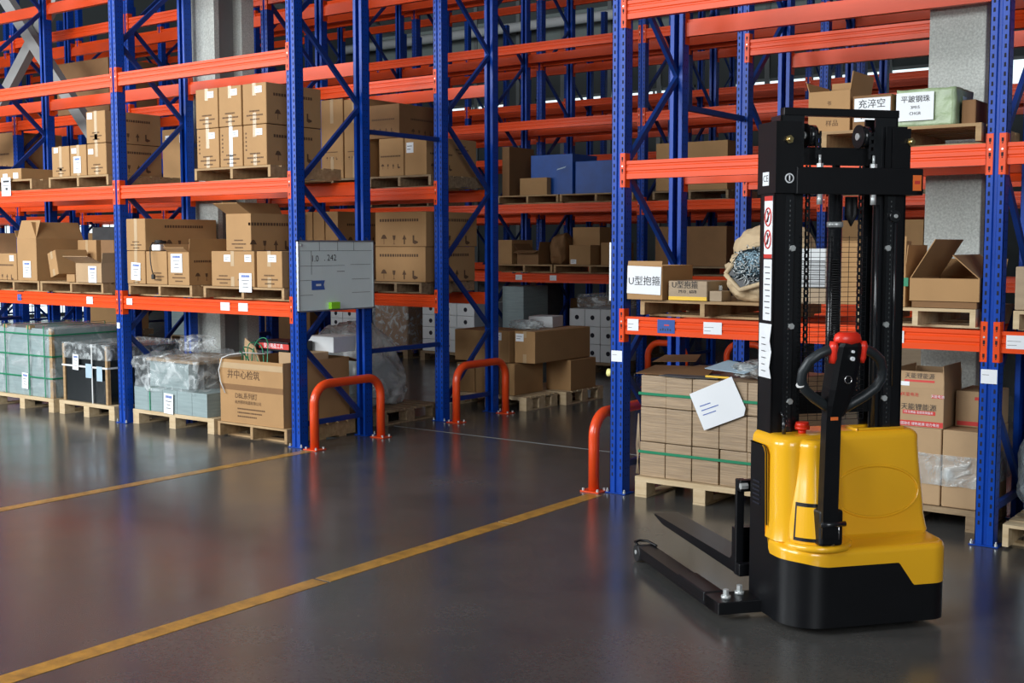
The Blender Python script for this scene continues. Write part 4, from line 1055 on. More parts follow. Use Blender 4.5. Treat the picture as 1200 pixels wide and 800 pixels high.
xa, xb = px_x(1066, 335, .0), px_x(1153, 335, .0)
o = open_carton('wide low open carton with flaps propped up beside right rack post', xa, min(xb, 5.555), .0, .56, z+.04, .13, {'left': (-.55, .26), 'right': (-.85, .2), 'back': (.5, .12)}, m='card')
w_ = min(xb, 5.555)-xa
pallet('thin tray board under the wide low open carton', xa+.02, min(xb, 5.555)-.02, .01, .54, z+.001, .038, 'stringer', 'slate') if False else None
b = MB(); b.box(xa+.01, min(xb, 5.55)-.01, .012, .54, z+.001, z+.039, 'card_dark', bev=.003); o = b.build('flat_carton'); tag(o, 'flattened dark carton under the wide low open carton', 'carton')

# ---------------------------------------------------------------- right rack, floor: strapped carton stack
xa, xb = px_x(750, 520, .03), px_x(750, 520, .03)+.98
pallet('floor pallet under the green-strapped carton stack behind stacker forks', xa-.02, xb-.03, .0, .93, 0, FP, 'block', 'wood_pale')
r = tag(empty('strapped_carton_stack', ((xa+xb)/2, .46, FP)), 'stack of flat brown cartons bound with green straps behind the forks', 'carton stack'); w = xb-xa
hh = px_z(800, 443, .03)-FP; n = 5
random.seed(8)
rows = [(0, .235), (.238, .47), (.473, hh)]
for j, (z0, z1) in enumerate(rows):
    for i in range(n):
        jx = random.uniform(-.004, .004); jy = random.uniform(0, .01)
        b = MB(); b.box(-w/2+w*i/n+.002+jx, -w/2+w*(i+1)/n-.002+jx, -.42-jy, .42, z0+.002, z1, 'card_layer', bev=.004); b.build('flat_carton_bundle', r)
for z0, tl in ((.16, -.02), (hh-.13, -.02)): strap_ring(r, -w/2-.006, w/2+.006, -.437, .425, z0, .018)
b = MB()
for k in range(3): b.tube([(-w/2-.008-.01*k, -.43, .012), (-w/2-.03+.012*k, -.425, hh*.3), (-w/2-.012, -.43, hh*.62)], .004, 6, 'card_grey')
b.build('edge_board', r)
film_box(r, -w/2-.005, w/2+.005, -.434, .43, .004, hh+.004, 'wrap_clear', .002, 6) if False else None
b = MB(); b.prism([(-.20, .03), (.10, .165), (.20, -.03), (.19, -.08), (-.09, -.20)], -.003, 0, 'y', 'paper')
for k, ww in enumerate((.08, .13, .10)): b.box(-.13, -.13+ww, -.004, -.003, .0-.03*k, .006-.03*k, 'ink_blue', Matrix.Rotation(-.38, 4, 'Y'))
p = b.build('delivery_note', r, (px_x(839, 470, 0)-(xa+xb)/2, -.442, px_z(839, 470, 0)-FP))
# scraps on the stack
def scrap(lb, px, py, y, pts, m, tilt, rz, name='cardboard_sheet', t=.004, cat='cardboard sheet'):
    b = MB(); b.prism(pts, 0, t, 'z', m); o = b.build(name, None, (px_x(px, py, y), y, FP+hh+.006), (tilt, 0, rz)); tag(o, lb, cat); return o
scrap('bent brown cardboard sheet lying over left end of strapped stack', 745, 432, .05, [(0, 0), (.50, .02), (.46, .34), (.02, .30)], 'card_dark', .10, .12)
scrap('brown cardboard offcut on top of the larger bent sheet', 765, 425, .42, [(0, 0), (.30, .04), (.30, .24), (.05, .2)], 'card_dark', .16, .3).location.z += .045
scrap('grey plastic sheet crumpled on the front of strapped stack', 772, 438, .02, [(0, 0), (.2, -.02), (.42, .03), (.34, .24), (.08, .26)], 'slate', .02, 0, 'plastic_sheet', cat='plastic sheet').location.z += .001
scrap('folded white-blue paper sheet on top of strapped stack', 826, 425, .18, [(0, 0), (.34, -.04), (.36, .12), (.05, .2)], 'paper_blue', .22, -.15, 'paper_sheet', cat='paper').location.z += .05
lb = lump_mesh(.26, .34, .10, 'wrap_dark', .3, 2.6, 14); o = lb.build('film_scrap', None, (px_x(876, 432, .25)+.05, .30, FP+hh+.012)); tag(o, 'wad of grey film and scrap at right end of strapped stack', 'plastic film')
b = MB(); b.box(-.08, .09, 0, .012, 0, .012, 'yellow_print'); o = b.build('yellow_strip', None, (px_x(838, 432, .06), .08, FP+hh+.012)); tag(o, 'short yellow strip among the scraps on strapped stack', 'strip')
b = MB(); b.cyl((-.02, 0, .0), (.03, 0, .0), .055, m='card_white', n=20); o = b.build('tape_roll', A_R if False else None, (px_x(797, 404, .9), .95, px_z(797, 404, .9))); tag(o, 'white roll of tape hanging behind the rail above strapped stack', 'tape roll')
o.location = (px_x(797, 404, 1.3), 1.3, px_z(797, 404, 1.3))
COL.objects.unlink(o); bpy.data.objects.remove(o)

# ---------------------------------------------------------------- right rack, floor: cartons right of the stacker
xa, xb = 4.62, 5.53
pallet('floor pallet right of the stacker under the brown cartons', xa, xb, .28, 1.0 if False else .87, 0, .13, 'block', 'wood_old')
z = .131; yq = .30
zt1 = px_z(1090, 502, yq)
e0, e1, e2 = px_x(1034, 550, yq), px_x(1103, 550, yq), 5.535
carton('tall plain carton directly right of the yellow stacker body', e0, e1-.004, yq, .52, z, zt1-z, m='card_pale', tape=False)
carton('tall plain carton between the stacker and right rack post', e1+.004, e2, yq, .52, z, zt1-z-.0, m='card_pale', tape=False)
x0_, x1_ = px_x(1048, 470, yq), px_x(1106, 470, yq); hb = px_z(1077, 455, yq)-zt1
o = open_carton('brown carton with red and black Chinese printing, flaps up, right of mast', x0_, x1_, yq+.0, .36, zt1+.002, hb, {'front': (-.12, .10), 'right': (-.05, .14), 'left': (-.1, .12), 'back': (.1, .1)}, m='card_pale'); w = x1_-x0_
text('天能锂能源', .043, o, (0, -.1825, hb*.50), m='ink'); text('7天无理由 全国联保服务', .0165, o, (0, -.184, hb*.37), m='paper')
b = MB(); b.box(-w*.32, w*.34, -.0012, -.0002, hb*.32, hb*.42, 'red_print'); b.box(-w*.495, w*.495, -.0012, -.0002, .004, hb*.155, 'red_print'); b.box(w*.26, w*.495, -.0012, -.0002, hb*.76, hb*.85, 'red_print')
b.prism([(-w*.4, hb*.82), (-w*.34, hb*.86), (-w*.36, hb*.78)], -.0012, -.0002, 'y', 'red_print'); b.build('printed_band', o, (0, -.18, 0))
text('天能电池', .026, o, (-w*.18, -.1825, hb*.82), m='red_print'); text('中国驰名 绿色能源 动力电池', .02, o, (0, -.184, hb*.075), m='paper'); text('天能电池', .02, o, (w*.38, -.184, hb*.805), m='paper')
fl = [c for c in o.children if c.name.startswith('flap')][0]
text('天能锂能源', .036, fl, (0, -.004, .07), m='ink'); b = MB(); b.box(-.09, .09, -.0036, -.0026, .035, .048, 'red_print'); b.box(-w*.42, -w*.2, -.0036, -.0026, .01, .035, 'paper'); b.build('printed_band', fl)
o = carton('brown carton with red bands behind the right rack post', max(px_x(1112, 470, .5), x1_+.02), 5.535, .47, .34, zt1+.002, hb*.92, m='card_pale', tape=False)
b = MB(); b.box(-.10, .10, -.0012, -.0002, .01, .035, 'red_print'); b.box(.0, .12, -.0012, -.0002, hb*.7, hb*.78, 'red_print'); b.build('printed_band', o, (0, -.17, 0))
carton('brown carton behind left edge of the red-printed carton', e0-.05, x0_-.01, yq+.15, .3, zt1+.002, hb*.9, m='card_pale', tape=False)
# stretch film band around them
r = MB(); r.box(e0-.02, e2+.02, yq-.02, yq+.54, px_z(1095, 567, yq), px_z(1095, 531, yq), 'wrap_heavy')
r.bm.normal_update(); bmesh.ops.delete(r.bm, geom=[f for f in r.bm.faces if abs(f.normal.z) > .9], context='FACES_ONLY')
bmesh.ops.subdivide_edges(r.bm, edges=r.bm.edges[:], cuts=16, use_grid_fill=True)
for f in r.bm.faces: f.smooth = True
o = r.build('stretch_film_band'); crumple(o, .006, 18, 3, False); o.location.z = 0; tag(o, 'band of shiny stretch film around the two tall plain cartons', 'plastic film')
# far right bay
pallet('pale floor pallet at right picture edge', 5.72, 6.75, .0, .9, 0, .14, 'stringer', 'wood_pale')
b = lump_mesh(.98, .84, px_z(1185, 492, .05)-.14, 'wrap_heavy', .07, 2.6, 41, .35); o = b.build('wrapped_load', None, (6.215, .45, .141)); tag(o, 'pale film-wrapped load on the pallet at right picture edge', 'wrapped load')
bb = MB(); bb.box(-.42, .42, -.34, .34, .02, .50, 'paper_blue', bev=.04); bb.build('load_body', o)
pallet('pallet at right picture edge on the lower shelf', px_x(1187, 380, 0), 6.7, .0, .86, Z1, PH_, 'stringer', 'wood_pale')
carton('film-wrapped carton at right picture edge on the lower shelf', px_x(1189, 350, .02), 6.6, .02, .7, Z1+PH_+.001, .24, m='card_grey', tape=False)
# ================================================================ pallet stacker
# local frame: +x towards the fork tips, -y to the machine's right, origin under the middle of the rear edge
_a = math.radians(140.4)
_F = Vector((math.cos(_a), math.sin(_a), 0)); _R = Vector((_F.y, -_F.x, 0))
ST = tag(empty('pallet_stacker', tuple(_F*-5.53+_R*2.16), (0, 0, _a)), 'yellow and black walk-behind electric pallet stacker with lowered forks', 'pallet stacker')
def V(u, v, z): return (u, -v, z)
def sb(b, u0, u1, v0, v1, z0, z1, m='black', bev=0.): b.box(u0, u1, -v1, -v0, z0, z1, m, bev=bev); return b
def smooth(t): t = max(0, min(1, t)); return t*t*(3-2*t)
N_S, N_C, N_R = 16, 12, 64
def path(ufront, uleft, uright, vl, vr, rl, rr, uf=None):
    """open outline: left front -> rear -> right front; rear line u=uf(v)"""
    P = []
    for i in range(N_S): P.append((ufront+(uleft+rl-ufront)*i/N_S, vl))
    for i in range(N_C): t = PI/2*i/N_C; P.append((uleft+rl-rl*math.sin(t), vl+rl-rl*math.cos(t)))
    for i in range(N_R+1):
        v = vl+rl+(vr-rr-vl-rl)*i/N_R
        P.append((uf(v) if uf else uleft+(uright-uleft)*i/N_R, v))
    for i in range(1, N_C+1): t = PI/2*i/N_C; P.append((uright+rr-rr*math.cos(t), vr-rr+rr*math.sin(t)))
    for i in range(1, N_S+1): P.append((uright+rr+(ufront-uright-rr)*i/N_S, vr))
    return P
def zb(u, v):
    if v < -.36:                       # left flank: black panel rises in front
        if u > .245: return .80
        if u > .215: return .325+(.80-.325)*(u-.215)/.03
        return .325
    if v < .13: return .305+.02*smooth((-v-.2)/.16)
    if v < .205: return .305-(v-.13)/.075*.105
    return .20
def open_loft(name, rings, m, parent, thick_front=True, cap_top=False):
    b = MB(); bm = b.bm
    R = [[bm.verts.new(V(*p)) for p in rg] for rg in rings]; n = len(R[0])
    fs = [bm.faces.new((R[j][k], R[j][k+1], R[j+1][k+1], R[j+1][k])) for j in range(len(R)-1) for k in range(n-1)]
    for j in range(len(R)-1): fs.append(bm.faces.new((R[j][n-1], R[j][0], R[j+1][0], R[j+1][n-1])))
    if cap_top: fs.append(bm.faces.new(R[-1]))
    b._fin(fs, m, None, True)
    o = b.build(name, parent)
    q = bmesh.new(); q.from_mesh(o.data); bmesh.ops.remove_doubles(q, verts=q.verts, dist=2e-5)
    bmesh.ops.dissolve_degenerate(q, dist=1e-5, edges=q.edges); bmesh.ops.recalc_face_normals(q, faces=q.faces); q.to_mesh(o.data); q.free()
    md = o.modifiers.new('edge', 'EDGE_SPLIT'); md.split_angle = math.radians(38)
    return o
base = path(.43, .0, .0, -.385, .395, .17, .09)
basei = path(.43, .002, .002, -.383, .393, .17, .09)
ZB = [zb(u, v) for u, v in base]
for k in range(N_S): ZB[k] = .80 if k < 10 else .792 if k == 10 else .77 if k == 11 else .345 if k == 12 else .325
rings = []
for k in range(9):
    t = k/8
    rings.append([(u, v, .035+(ZB[i]+.004-.035)*t) for i, (u, v) in enumerate(basei)])
open_loft('black_skirt', rings, 'black', ST, cap_top=False)
b = MB(); b.prism([(-v, u) if False else (u, -v) for u, v in basei], .034, .036, 'z', 'black'); b.build('belly_plate', ST)
ins = path(.43, .03, .03, -.34, .35, .15, .08)
def up_u(v, z):
    t = smooth((z-.40)/.44)
    right = .195+.045*t
    left = .125+.03*t
    return left+(right-left)*smooth((v+.14)/.12)
def upper(z, inset=0.):
    t = smooth((z-.40)/.44)
    uf = lambda v: up_u(v, z)+inset
    return path(.43, up_u(-.3, z)+inset, up_u(.3, z)+inset, -.380+inset+.006*t, .392-inset-.014*t, .085, .04, uf)
rings = [[(u, v, ZB[i]) for i, (u, v) in enumerate(base)]]
def clampz(P, z): return [(u, v, max(z, ZB[k])) for k, (u, v) in enumerate(P)]
lip = .352
rings.append(clampz(base, lip))
for k in range(1, 6):    # rounded lip into the step
    t = PI/2*k/5; r_ = .028
    A = path(.43, r_*(1-math.cos(t)), r_*(1-math.cos(t)), -.385+.004*(1-math.cos(t)), .395-.01*(1-math.cos(t)), .17, .09)
    rings.append(clampz(A, lip+r_*math.sin(t)))
step = rings[-1]
U0 = upper(.42)
for k, tt in enumerate((.3, .6, .85)):   # flat step surface running in to the upright hull
    rings.append(clampz([(a[0]+(b_[0]-a[0])*tt, a[1]+(b_[1]-a[1])*tt) for a, b_ in zip(step, U0)], lip+.028+.006*tt))
for z in (.395, .42, .47, .53, .6, .67, .74, .79, .815):
    rings.append(clampz(upper(z, -.012*max(0, 1-(z-.39)/.06)), z))
for k in range(1, 6):
    t = PI/2*k/5; r_ = .04
    rings.append(clampz(upper(.82, r_*(1-math.cos(t))), .815+r_*math.sin(t)))
open_loft('yellow_hull', rings, 'yellow', ST, cap_top=True)
# side vent slots on the black flank
b = MB()
for k in range(6): sb(b, .33, .40, -.386, -.3835, .52+.02*k, .528+.02*k, 'hole')
b.build('side_vent', ST)
# steering column cover
def ell(cu, cv, ru, rv, z, n=32): return [V(cu-ru*math.cos(2*PI*i/n), cv+rv*math.sin(2*PI*i/n), z) for i in range(n)]
R_ = []
for z in (.375, .42, .50, .58, .66, .73, .785, .812):
    t = smooth((z-.40)/.42); R_.append(ell(.165+.03*t, -.210+.012*t, .145-.045*t, .132-.042*t, z))
for k in range(1, 5):
    t = PI/2*k/4; R_.append(ell(.195, -.198, .10-.03*(1-math.cos(t)), .09-.03*(1-math.cos(t)), .812+.03*math.sin(t)))
MB().loft(R_, 'yellow').build('steering_cover', ST)
R_ = [ell(.15, -.2, .165, .158, .372), ell(.15, -.2, .165, .158, .392), ell(.15, -.2, .155, .148, .400)]
MB().loft(R_, 'yellow').build('column_collar', ST)
# hatch on the cover
def hatch(off, a0, a1, z0, z1, m, name, th=.004):
    b = MB(); bm = b.bm; n = 12; G = []
    for j, z in enumerate((z0, z1)):
        row = []
        for i in range(n+1):
            a = a0+(a1-a0)*i/n; t = smooth((z-.40)/.42); cu, cv, ru, rv = .165+.03*t, -.210+.012*t, .145-.045*t+off, .132-.042*t+off
            row.append([bm.verts.new(V(cu-(ru+d)*math.cos(a), cv+(rv+d)*math.sin(a), z)) for d in (0, th)])
        G.append(row)
    fs = []
    for i in range(n):
        for d in (0, 1): fs.append(bm.faces.new((G[0][i][d], G[0][i+1][d], G[1][i+1][d], G[1][i][d])))
        for j in (0, 1): fs.append(bm.faces.new((G[j][i][0], G[j][i+1][0], G[j][i+1][1], G[j][i][1])))
    for i in (0, n): fs.append(bm.faces.new((G[0][i][0], G[1][i][0], G[1][i][1], G[0][i][1])))
    b._fin(fs, m, None, False); return b.build(name, ST)
hatch(.001, -1.12, .15, .412, .575, 'black', 'hatch_surround'); hatch(.006, -1.03, .05, .428, .560, 'yellow', 'hatch_cover')
# embossed oval on the rear
b = MB(); pts = [V(up_u(.3, .58+.115*math.sin(t))-.0005, .135+.215*math.cos(t), .58+.115*math.sin(t)) for t in [2*PI*k/72 for k in range(73)]]
b.tube(pts, .0065, 8, 'yellow', cap=False); b.build('embossed_oval', ST)
# tray rim on top
b = MB(); pts = [V(u, v, .857) for u, v in ((.27, .07), (.27, .30), (.285, .315), (.36, .315), (.37, .30), (.37, .08), (.36, .065), (.285, .06), (.27, .07))]
b.tube(pts, .008, 8, 'yellow', cap=False); b.build('tray_rim', ST)
# emergency stop
b = MB(); b.cyl(V(.26, -.215, .852), V(.26, -.215, .872), .018, m='red', n=20); b.cyl(V(.26, -.215, .872), V(.26, -.215, .885), .032, .034, m='red', n=24); b.cyl(V(.26, -.215, .885), V(.26, -.215, .905), .034, .028, m='red', n=24); b.build('emergency_stop', ST)
b = MB(); b.cyl(V(.25, -.31, .85), V(.25, -.31, .93), .009, m='black_gloss', n=12); b.tube([V(.25, -.31, .93), V(.26, -.315, .945), V(.28, -.31, .95), V(.285, -.30, .93)], .006, 8, 'black_gloss'); b.build('lifting_eye', ST)
# tiller
b = MB(); sb(b, -.015, .10, -.265, -.155, .402, .56, 'black', .012); b.build('tiller_bracket', ST)
b = MB(); b.cyl(V(.0, -.20, .402), V(.0, -.20, .47), .014, m='steel', n=14); b.cyl(V(-.01, -.175, .43), V(-.01, -.175, .50), .006, m='steel', n=10); b.cyl(V(-.02, -.27, .50), V(-.02, -.15, .50), .012, m='black_gloss', n=12); b.build('pivot_pin', ST)
def beam_path(b, pts, w, d, m, bev=.006):
    """rectangular bar through (u,v,z) points"""
    for (p, q) in zip(pts[:-1], pts[1:]):
        pass
b = MB()
P_ = [(.0, -.225, .44, .036, .024), (-.005, -.225, .60, .036, .024), (-.01, -.222, .95, .035, .023), (-.012, -.215, 1.02, .036, .024)]
R_ = []
for u, v, z, hw, hd in P_: R_.append([V(u-hd, v-hw, z), V(u-hd, v+hw, z), V(u+hd, v+hw, z), V(u+hd, v-hw, z)])
MB().loft(R_, 'black', smooth=False).build('tiller_arm', ST)
# head console
R_ = []
for u, v, z, hw, hd in ((-.012, -.215, .98, .040, .028), (-.025, -.213, 1.03, .050, .034), (-.045, -.207, 1.10, .058, .036), (-.070, -.203, 1.20, .060, .034), (-.095, -.200, 1.285, .055, .028), (-.100, -.198, 1.30, .045, .02)):
    c = .25
    R_.append([V(u-hd*(1 if abs(s) < .9 else .75), v+hw*s, z-.01) for s in (-1, -.6, 0, .6, 1)]+[V(u+hd, v+hw*s, z+.01) for s in (1, .6, 0, -.6, -1)])
MB().loft(R_, 'black', smooth=False).build('control_console', ST)
for sgn, nm in ((-1, 'handle_grip'), (1, 'handle_grip')):
    c = -.200
    pts = [(-.085, c+sgn*.045, 1.262), (-.090, c+sgn*.085, 1.262), (-.085, c+sgn*.125, 1.245), (-.075, c+sgn*.165, 1.215), (-.060, c+sgn*.186, 1.17), (-.052, c+sgn*.188, 1.13), (-.045, c+sgn*.165, 1.09), (-.035, c+sgn*.12, 1.055), (-.025, c+sgn*.07, 1.025), (-.02, c+sgn*.03, 1.00)]
    b = MB(); b.tube([V(*p) for p in pts], .02, 14, 'grip', radii=[.020, .021, .0215, .0215, .021, .0205, .021, .022, .022, .020]); b.build(nm, ST)
    b = MB(); b.tube([V(-.058, c+sgn*.192, 1.168), V(-.052, c+sgn*.194, 1.13)], .0215, 14, 'paper' if False else 'grip'); b.bm.free()
b = MB(); b.tube([V(-.048, -.387, 1.118), V(-.046, -.3835, 1.112)], .0222, 16, 'strap_white'); b.build('grip_ring', ST)
# red thumb switches and belly button
for sgn in (-1, 1):
    c = -.2
    b = MB(); R_ = []
    for z, w_, u in ((1.205, .008, -.088), (1.225, .016, -.095), (1.25, .014, -.098), (1.275, .020, -.102), (1.298, .012, -.098)):
        R_.append([V(u+.022*math.cos(t), c+sgn*.068+w_*math.sin(t), z) for t in [2*PI*k/12 for k in range(12)]])
    b.loft(R_, 'red'); b.build('thumb_switch', ST)
b = MB(); R_ = []
for z, hw, hd in ((1.285, .058, .036), (1.305, .062, .040), (1.325, .056, .036), (1.335, .040, .024)):
    R_.append([V(-.085+hd*math.cos(t), -.2+hw*math.sin(t)+.004, z) for t in [2*PI*k/20 for k in range(20)]])
b.loft(R_, 'red'); b.build('safety_button', ST)
b = MB()
for z, r_ in ((1.255, .006), (1.225, .009)): b.cyl(V(-.128+.1*(1.255-z), -.19, z), V(-.112, -.19, z), r_, m='paper', n=14)
b.build('indicator_light', ST)
b = MB(); b.tube([V(-.101+.02*math.cos(t)*0-.0, -.197+.016*math.cos(t), 1.135+.016*math.sin(t)) for t in [2*PI*k/20 for k in range(21)]], .0022, 6, 'steel', cap=False); b.build('key_ring', ST)
b = MB(); sb(b, -.0385, -.0375, -.24, -.205, .955, .985, 'orange_sticker'); b.build('orange_sticker', ST)
b = MB(); b.prism([(.19, .52), (.235, .52), (.2125, .56)], -.0165, -.0155, 'x', 'orange_sticker', None); b.prism([(.209, .530), (.216, .530), (.2125, .55)], -.0172, -.0164, 'x', 'ink'); b.build('warning_triangle', ST)

# ---- mast
VL, VR = -.350, .305; U0_, U1_ = .30, .44
def channel(name, v0, v1, side, z0, z1, u0=U0_, u1=U1_, t=.010, m='black'):
    """C channel: web on the outer side, flanges front and rear"""
    b = MB()
    if side < 0: sb(b, u0, u1, v0, v0+t, z0, z1, m)
    else: sb(b, u0, u1, v1-t, v1, z0, z1, m)
    sb(b, u0, u0+t, v0, v1, z0, z1, m, ); sb(b, u1-t, u1, v0, v1, z0, z1, m)
    return b.build(name, ST)
for side, va, vb in ((-1, VL, VL+.105), (1, VR-.105, VR)):
    channel('outer_mast', va, vb, side, .06, 2.235)
    ia, ib = (va+.035, vb+.045) if side < 0 else (va-.045, vb-.035)
    channel('inner_mast', ia, ib, side, .10, 2.275, U0_+.022, U1_-.022, .009, 'black_gloss')
    # perforated edge strip with its line of holes
    b = MB(); vv = (va+.075) if side < 0 else (vb-.075)
    sb(b, U0_-.0035, U0_-.0002, vv-.02, vv+.02, .86, 1.92, 'black_gloss')
    z = .88
    while z < 1.9: sb(b, U0_-.0042, U0_-.0034, vv+(-.002), vv+.002, z, z+.008, 'steel'); z += .022
    b.build('mast_strip', ST)
    b = MB(); v2 = (vb-.016) if side < 0 else (va+.016)
    for z in (1.685, 1.335, .995):
        b.cyl(V(U0_-.012, v2, z), V(U0_, v2, z), .014, m='zinc', n=6, smooth=False)
    b.build('mast_bolt', ST)
    b = MB(); vo = VL+.008 if side < 0 else VR-.008
    ve = (VL+.055) if side < 0 else (VR+.004)
    b.cyl(V(U0_-.045, ve, 2.165), V(U0_-.004, ve, 2.165), .009, m='brass', n=12); b.cyl(V(U0_-.03, ve, 2.165), V(U0_-.02, ve, 2.165), .019, m='brass', n=6, smooth=False); b.build('stop_bolt', ST)
# side cheek plates at the top
b = MB(); sb(b, U0_-.02, U1_+.02, VL-.006, VL, 1.93, 2.245, 'black'); sb(b, U0_-.016, U0_-.006, VL, VL+.12, 1.93, 2.245, 'black'); b.build('cheek_plate', ST)
b = MB(); sb(b, U0_-.02, U1_+.02, VR, VR+.006, 1.93, 2.225, 'black'); sb(b, U0_-.016, U0_-.006, VR-.08, VR, 1.93, 2.225, 'black'); b.build('cheek_plate', ST)
b = MB(); sb(b, U0_-.035, U0_-.016, VL+.09, VR+.065, 1.925, 2.045, 'black', .003); sb(b, U0_-.035, U1_-.05, VR+.03, VR+.065, 1.925, 2.0, 'black', .003); b.build('rear_crossbar', ST)
b = MB(); sb(b, U0_+.06, U0_+.075, VL+.1, VR-.1, 2.06, 2.14, 'black'); b.build('upper_crossbar', ST)
b = MB(); sb(b, U0_+.02, U0_+.06, VL+.05, VR-.03, 2.275, 2.31, 'black', .003); b.build('top_crossbar', ST)
b = MB(); sb(b, U0_+.03, U0_+.06, VL+.1, VR-.1, .93, 1.03, 'black'); b.build('lower_crossbar', ST)
# chain pulleys and chains
def chain(name, u, v, z0, z1, w=.016):
    b = MB(); z = z0; k = 0
    while z < z1:
        if k % 2: sb(b, u-.003, u+.003, v-w/2, v+w/2, z, z+.016, 'black_gloss')
        else: sb(b, u-.006, u+.006, v-w/2, v-w*.28, z-.004, z+.018, 'black_gloss'); sb(b, u-.006, u+.006, v+w*.28, v+w/2, z-.004, z+.018, 'black_gloss')
        z += .0165; k += 1
    return b.build(name, ST)
for v in (-.155, .112):
    b = MB(); b.cyl(V(U0_+.05, v-.022, 2.19), V(U0_+.05, v+.018, 2.19), .048, m='black_gloss', n=24); b.cyl(V(U0_+.05, v-.028, 2.19), V(U0_+.05, v-.022, 2.19), .054, m='black', n=24); b.cyl(V(U0_+.05, v-.034, 2.19), V(U0_+.05, v-.028, 2.19), .016, m='zinc', n=12)
    b.build('chain_pulley', ST)
    chain('lift_chain', U0_-.003, v+.012, 2.09, 2.20, .026); chain('lift_chain', U0_+.04, v-.012, .95, 1.92 if False else 2.05, .02)
    b = MB(); b.cyl(V(U0_-.025, v+.010, 2.045), V(U0_-.025, v+.010, 2.062), .016, m='zinc', n=6, smooth=False); b.cyl(V(U0_-.025, v+.010, 2.06), V(U0_-.025, v+.010, 2.10), .006, m='zinc', n=8); b.cyl(V(U0_-.027, v+.010, 1.88), V(U0_-.027, v+.010, 1.925), .013, m='zinc', n=8); b.build('chain_anchor', ST)
b = MB(); b.cyl(V(U0_+.10, .005, .5), V(U0_+.10, .005, 1.93), .033, m='black_gloss', n=24); b.cyl(V(U0_+.10, .005, 1.78), V(U0_+.10, .005, 1.805), .037, m='zinc', n=24); b.cyl(V(U0_+.10, .005, 1.93), V(U0_+.10, .005, 2.07), .018, m='black', n=16)
b.build('lift_cylinder', ST)
b = MB(); b.tube([V(U0_+.06, -.02, .95+.01*k+.0) for k in range(2)], .012, 8, 'black_rubber')
for k in range(60): b.cyl(V(U0_+.055, -.012, .98+.011*k), V(U0_+.055, -.012, .985+.011*k), .017, m='black_rubber', n=10)
b.build('hydraulic_hose', ST)
b = MB(); b.tube([V(U0_+.08, .06, 1.92), V(U0_+.08, .06, 1.84), V(U0_+.08, .075, 1.80), V(U0_+.08, .09, 1.84), V(U0_+.08, .09, 1.92)], .016, 10, 'black_rubber'); b.build('hose_loop', ST)
b = MB(); b.tube([V(U0_-.012, .155, z) for z in (.87, 1.88)], .009, 10, 'black_gloss'); b.build('cable_conduit', ST)
b = MB(); b.tube([V(U0_-.012, .25, z) for z in (1.05, 1.80)], .006, 10, 'steel' if False else 'black_gloss'); b.cyl(V(U0_-.02, .243, 1.83), V(U0_-.006, .243, 1.83), .026, m='black_gloss', n=18); b.cyl(V(U0_-.026, .243, 1.83), V(U0_-.02, .243, 1.83), .009, m='zinc', n=10); b.build('guide_roller', ST)
# wire guard between the uprights
b = MB(); z = .90
while z < 1.74: b.box(U0_+.014, U0_+.017, -.12, .215, z, z+.0022, 'black'); z += .0225
for v in (-.205, -.16, -.115, -.06, .03, .09, .12): b.box(U0_+.012, U0_+.014, -v-.001, -v+.001, .90, 1.74, 'black')
b.build('wire_guard', ST)
# stickers on the mast
b = MB()
def side_pl(u0, u1, z0, z1, m, off=.0015): sb(b, u0, u1, VL-.0072-off, VL-.0062-off+.0006, z0, z1, m)
b = MB(); sb(b, .315, .395, VL-.0015, VL-.0002, 1.64, 1.918, 'paper')
sb(b, .315, .395, VL-.0022, VL-.0012, 1.897, 1.918, 'red_print'); sb(b, .315, .395, VL-.0022, VL-.0012, 1.64, 1.658, 'red_print'); b.build('prohibition_sticker', ST)
for zc in (1.825, 1.725):
    b = MB(); cu = .355
    b.tube([V(cu+.030*math.cos(t), VL-.0025, zc+.040*math.sin(t)) for t in [2*PI*k/28 for k in range(29)]], .0035, 6, 'red_print', cap=False)
    b.tube([V(cu-.021, VL-.003, zc+.028), V(cu+.021, VL-.003, zc-.028)], .0032, 6, 'red_print')
    b.tube([V(cu+.004, VL-.002, zc+.02), V(cu-.004, VL-.002, zc), V(cu+.006, VL-.002, zc-.022)], .004, 6, 'ink'); b.ball(V(cu+.006, VL-.002, zc+.024), .005, 'ink', sub=1)
    b.build('prohibition_sign', ST)
b = MB(); sb(b, .315, .395, VL-.0015, VL-.0002, 1.36, 1.635, 'paper')
for k in range(9): sb(b, .33, .37+.015*((k*7) % 3)/2, VL-.0021, VL-.0014, 1.39+.026*k, 1.394+.026*k, 'ink')
b.build('instruction_sticker', ST)
b = MB()
zz = [1.345, 1.27, 1.22, 1.15, 1.10]; R_ = []
for k, z in enumerate(zz): R_.append([V(.302+.006*(k % 2), VL-.004-.006*(k % 2), z), V(.425, VL-.004, z), V(.425, VL-.0025, z), V(.302+.006*(k % 2), VL-.0025-.006*(k % 2), z)])
b.loft(R_, 'paper', smooth=False)
for k in range(6): sb(b, .345+.01*(k % 2), .385, VL-.0115, VL-.0105, 1.13+.03*k, 1.133+.03*k, 'ink')
b.build('paper_sheet', ST)
b = MB(); sb(b, .345, .405, VL-.0078, VL-.0061, 1.965, 2.025, 'paper'); b.build('round_sticker', ST)
text('CE', .042, ST, V(.375, VL-.0085, 1.995), (PI/2, 0, 0+PI), 'ink')
b = MB(); b.cyl(V(U0_-.0175, VL+.062, 1.995), V(U0_-.0162, VL+.062, 1.995), .022, m='paper', n=20); b.cyl(V(U0_-.0182, VL+.062, 1.995), V(U0_-.0174, VL+.062, 1.995), .016, m='black', n=20); b.tube([V(U0_-.0188, VL+.062, 1.983), V(U0_-.0188, VL+.062, 2.007)], .003, 6, 'paper'); b.build('round_sticker', ST)
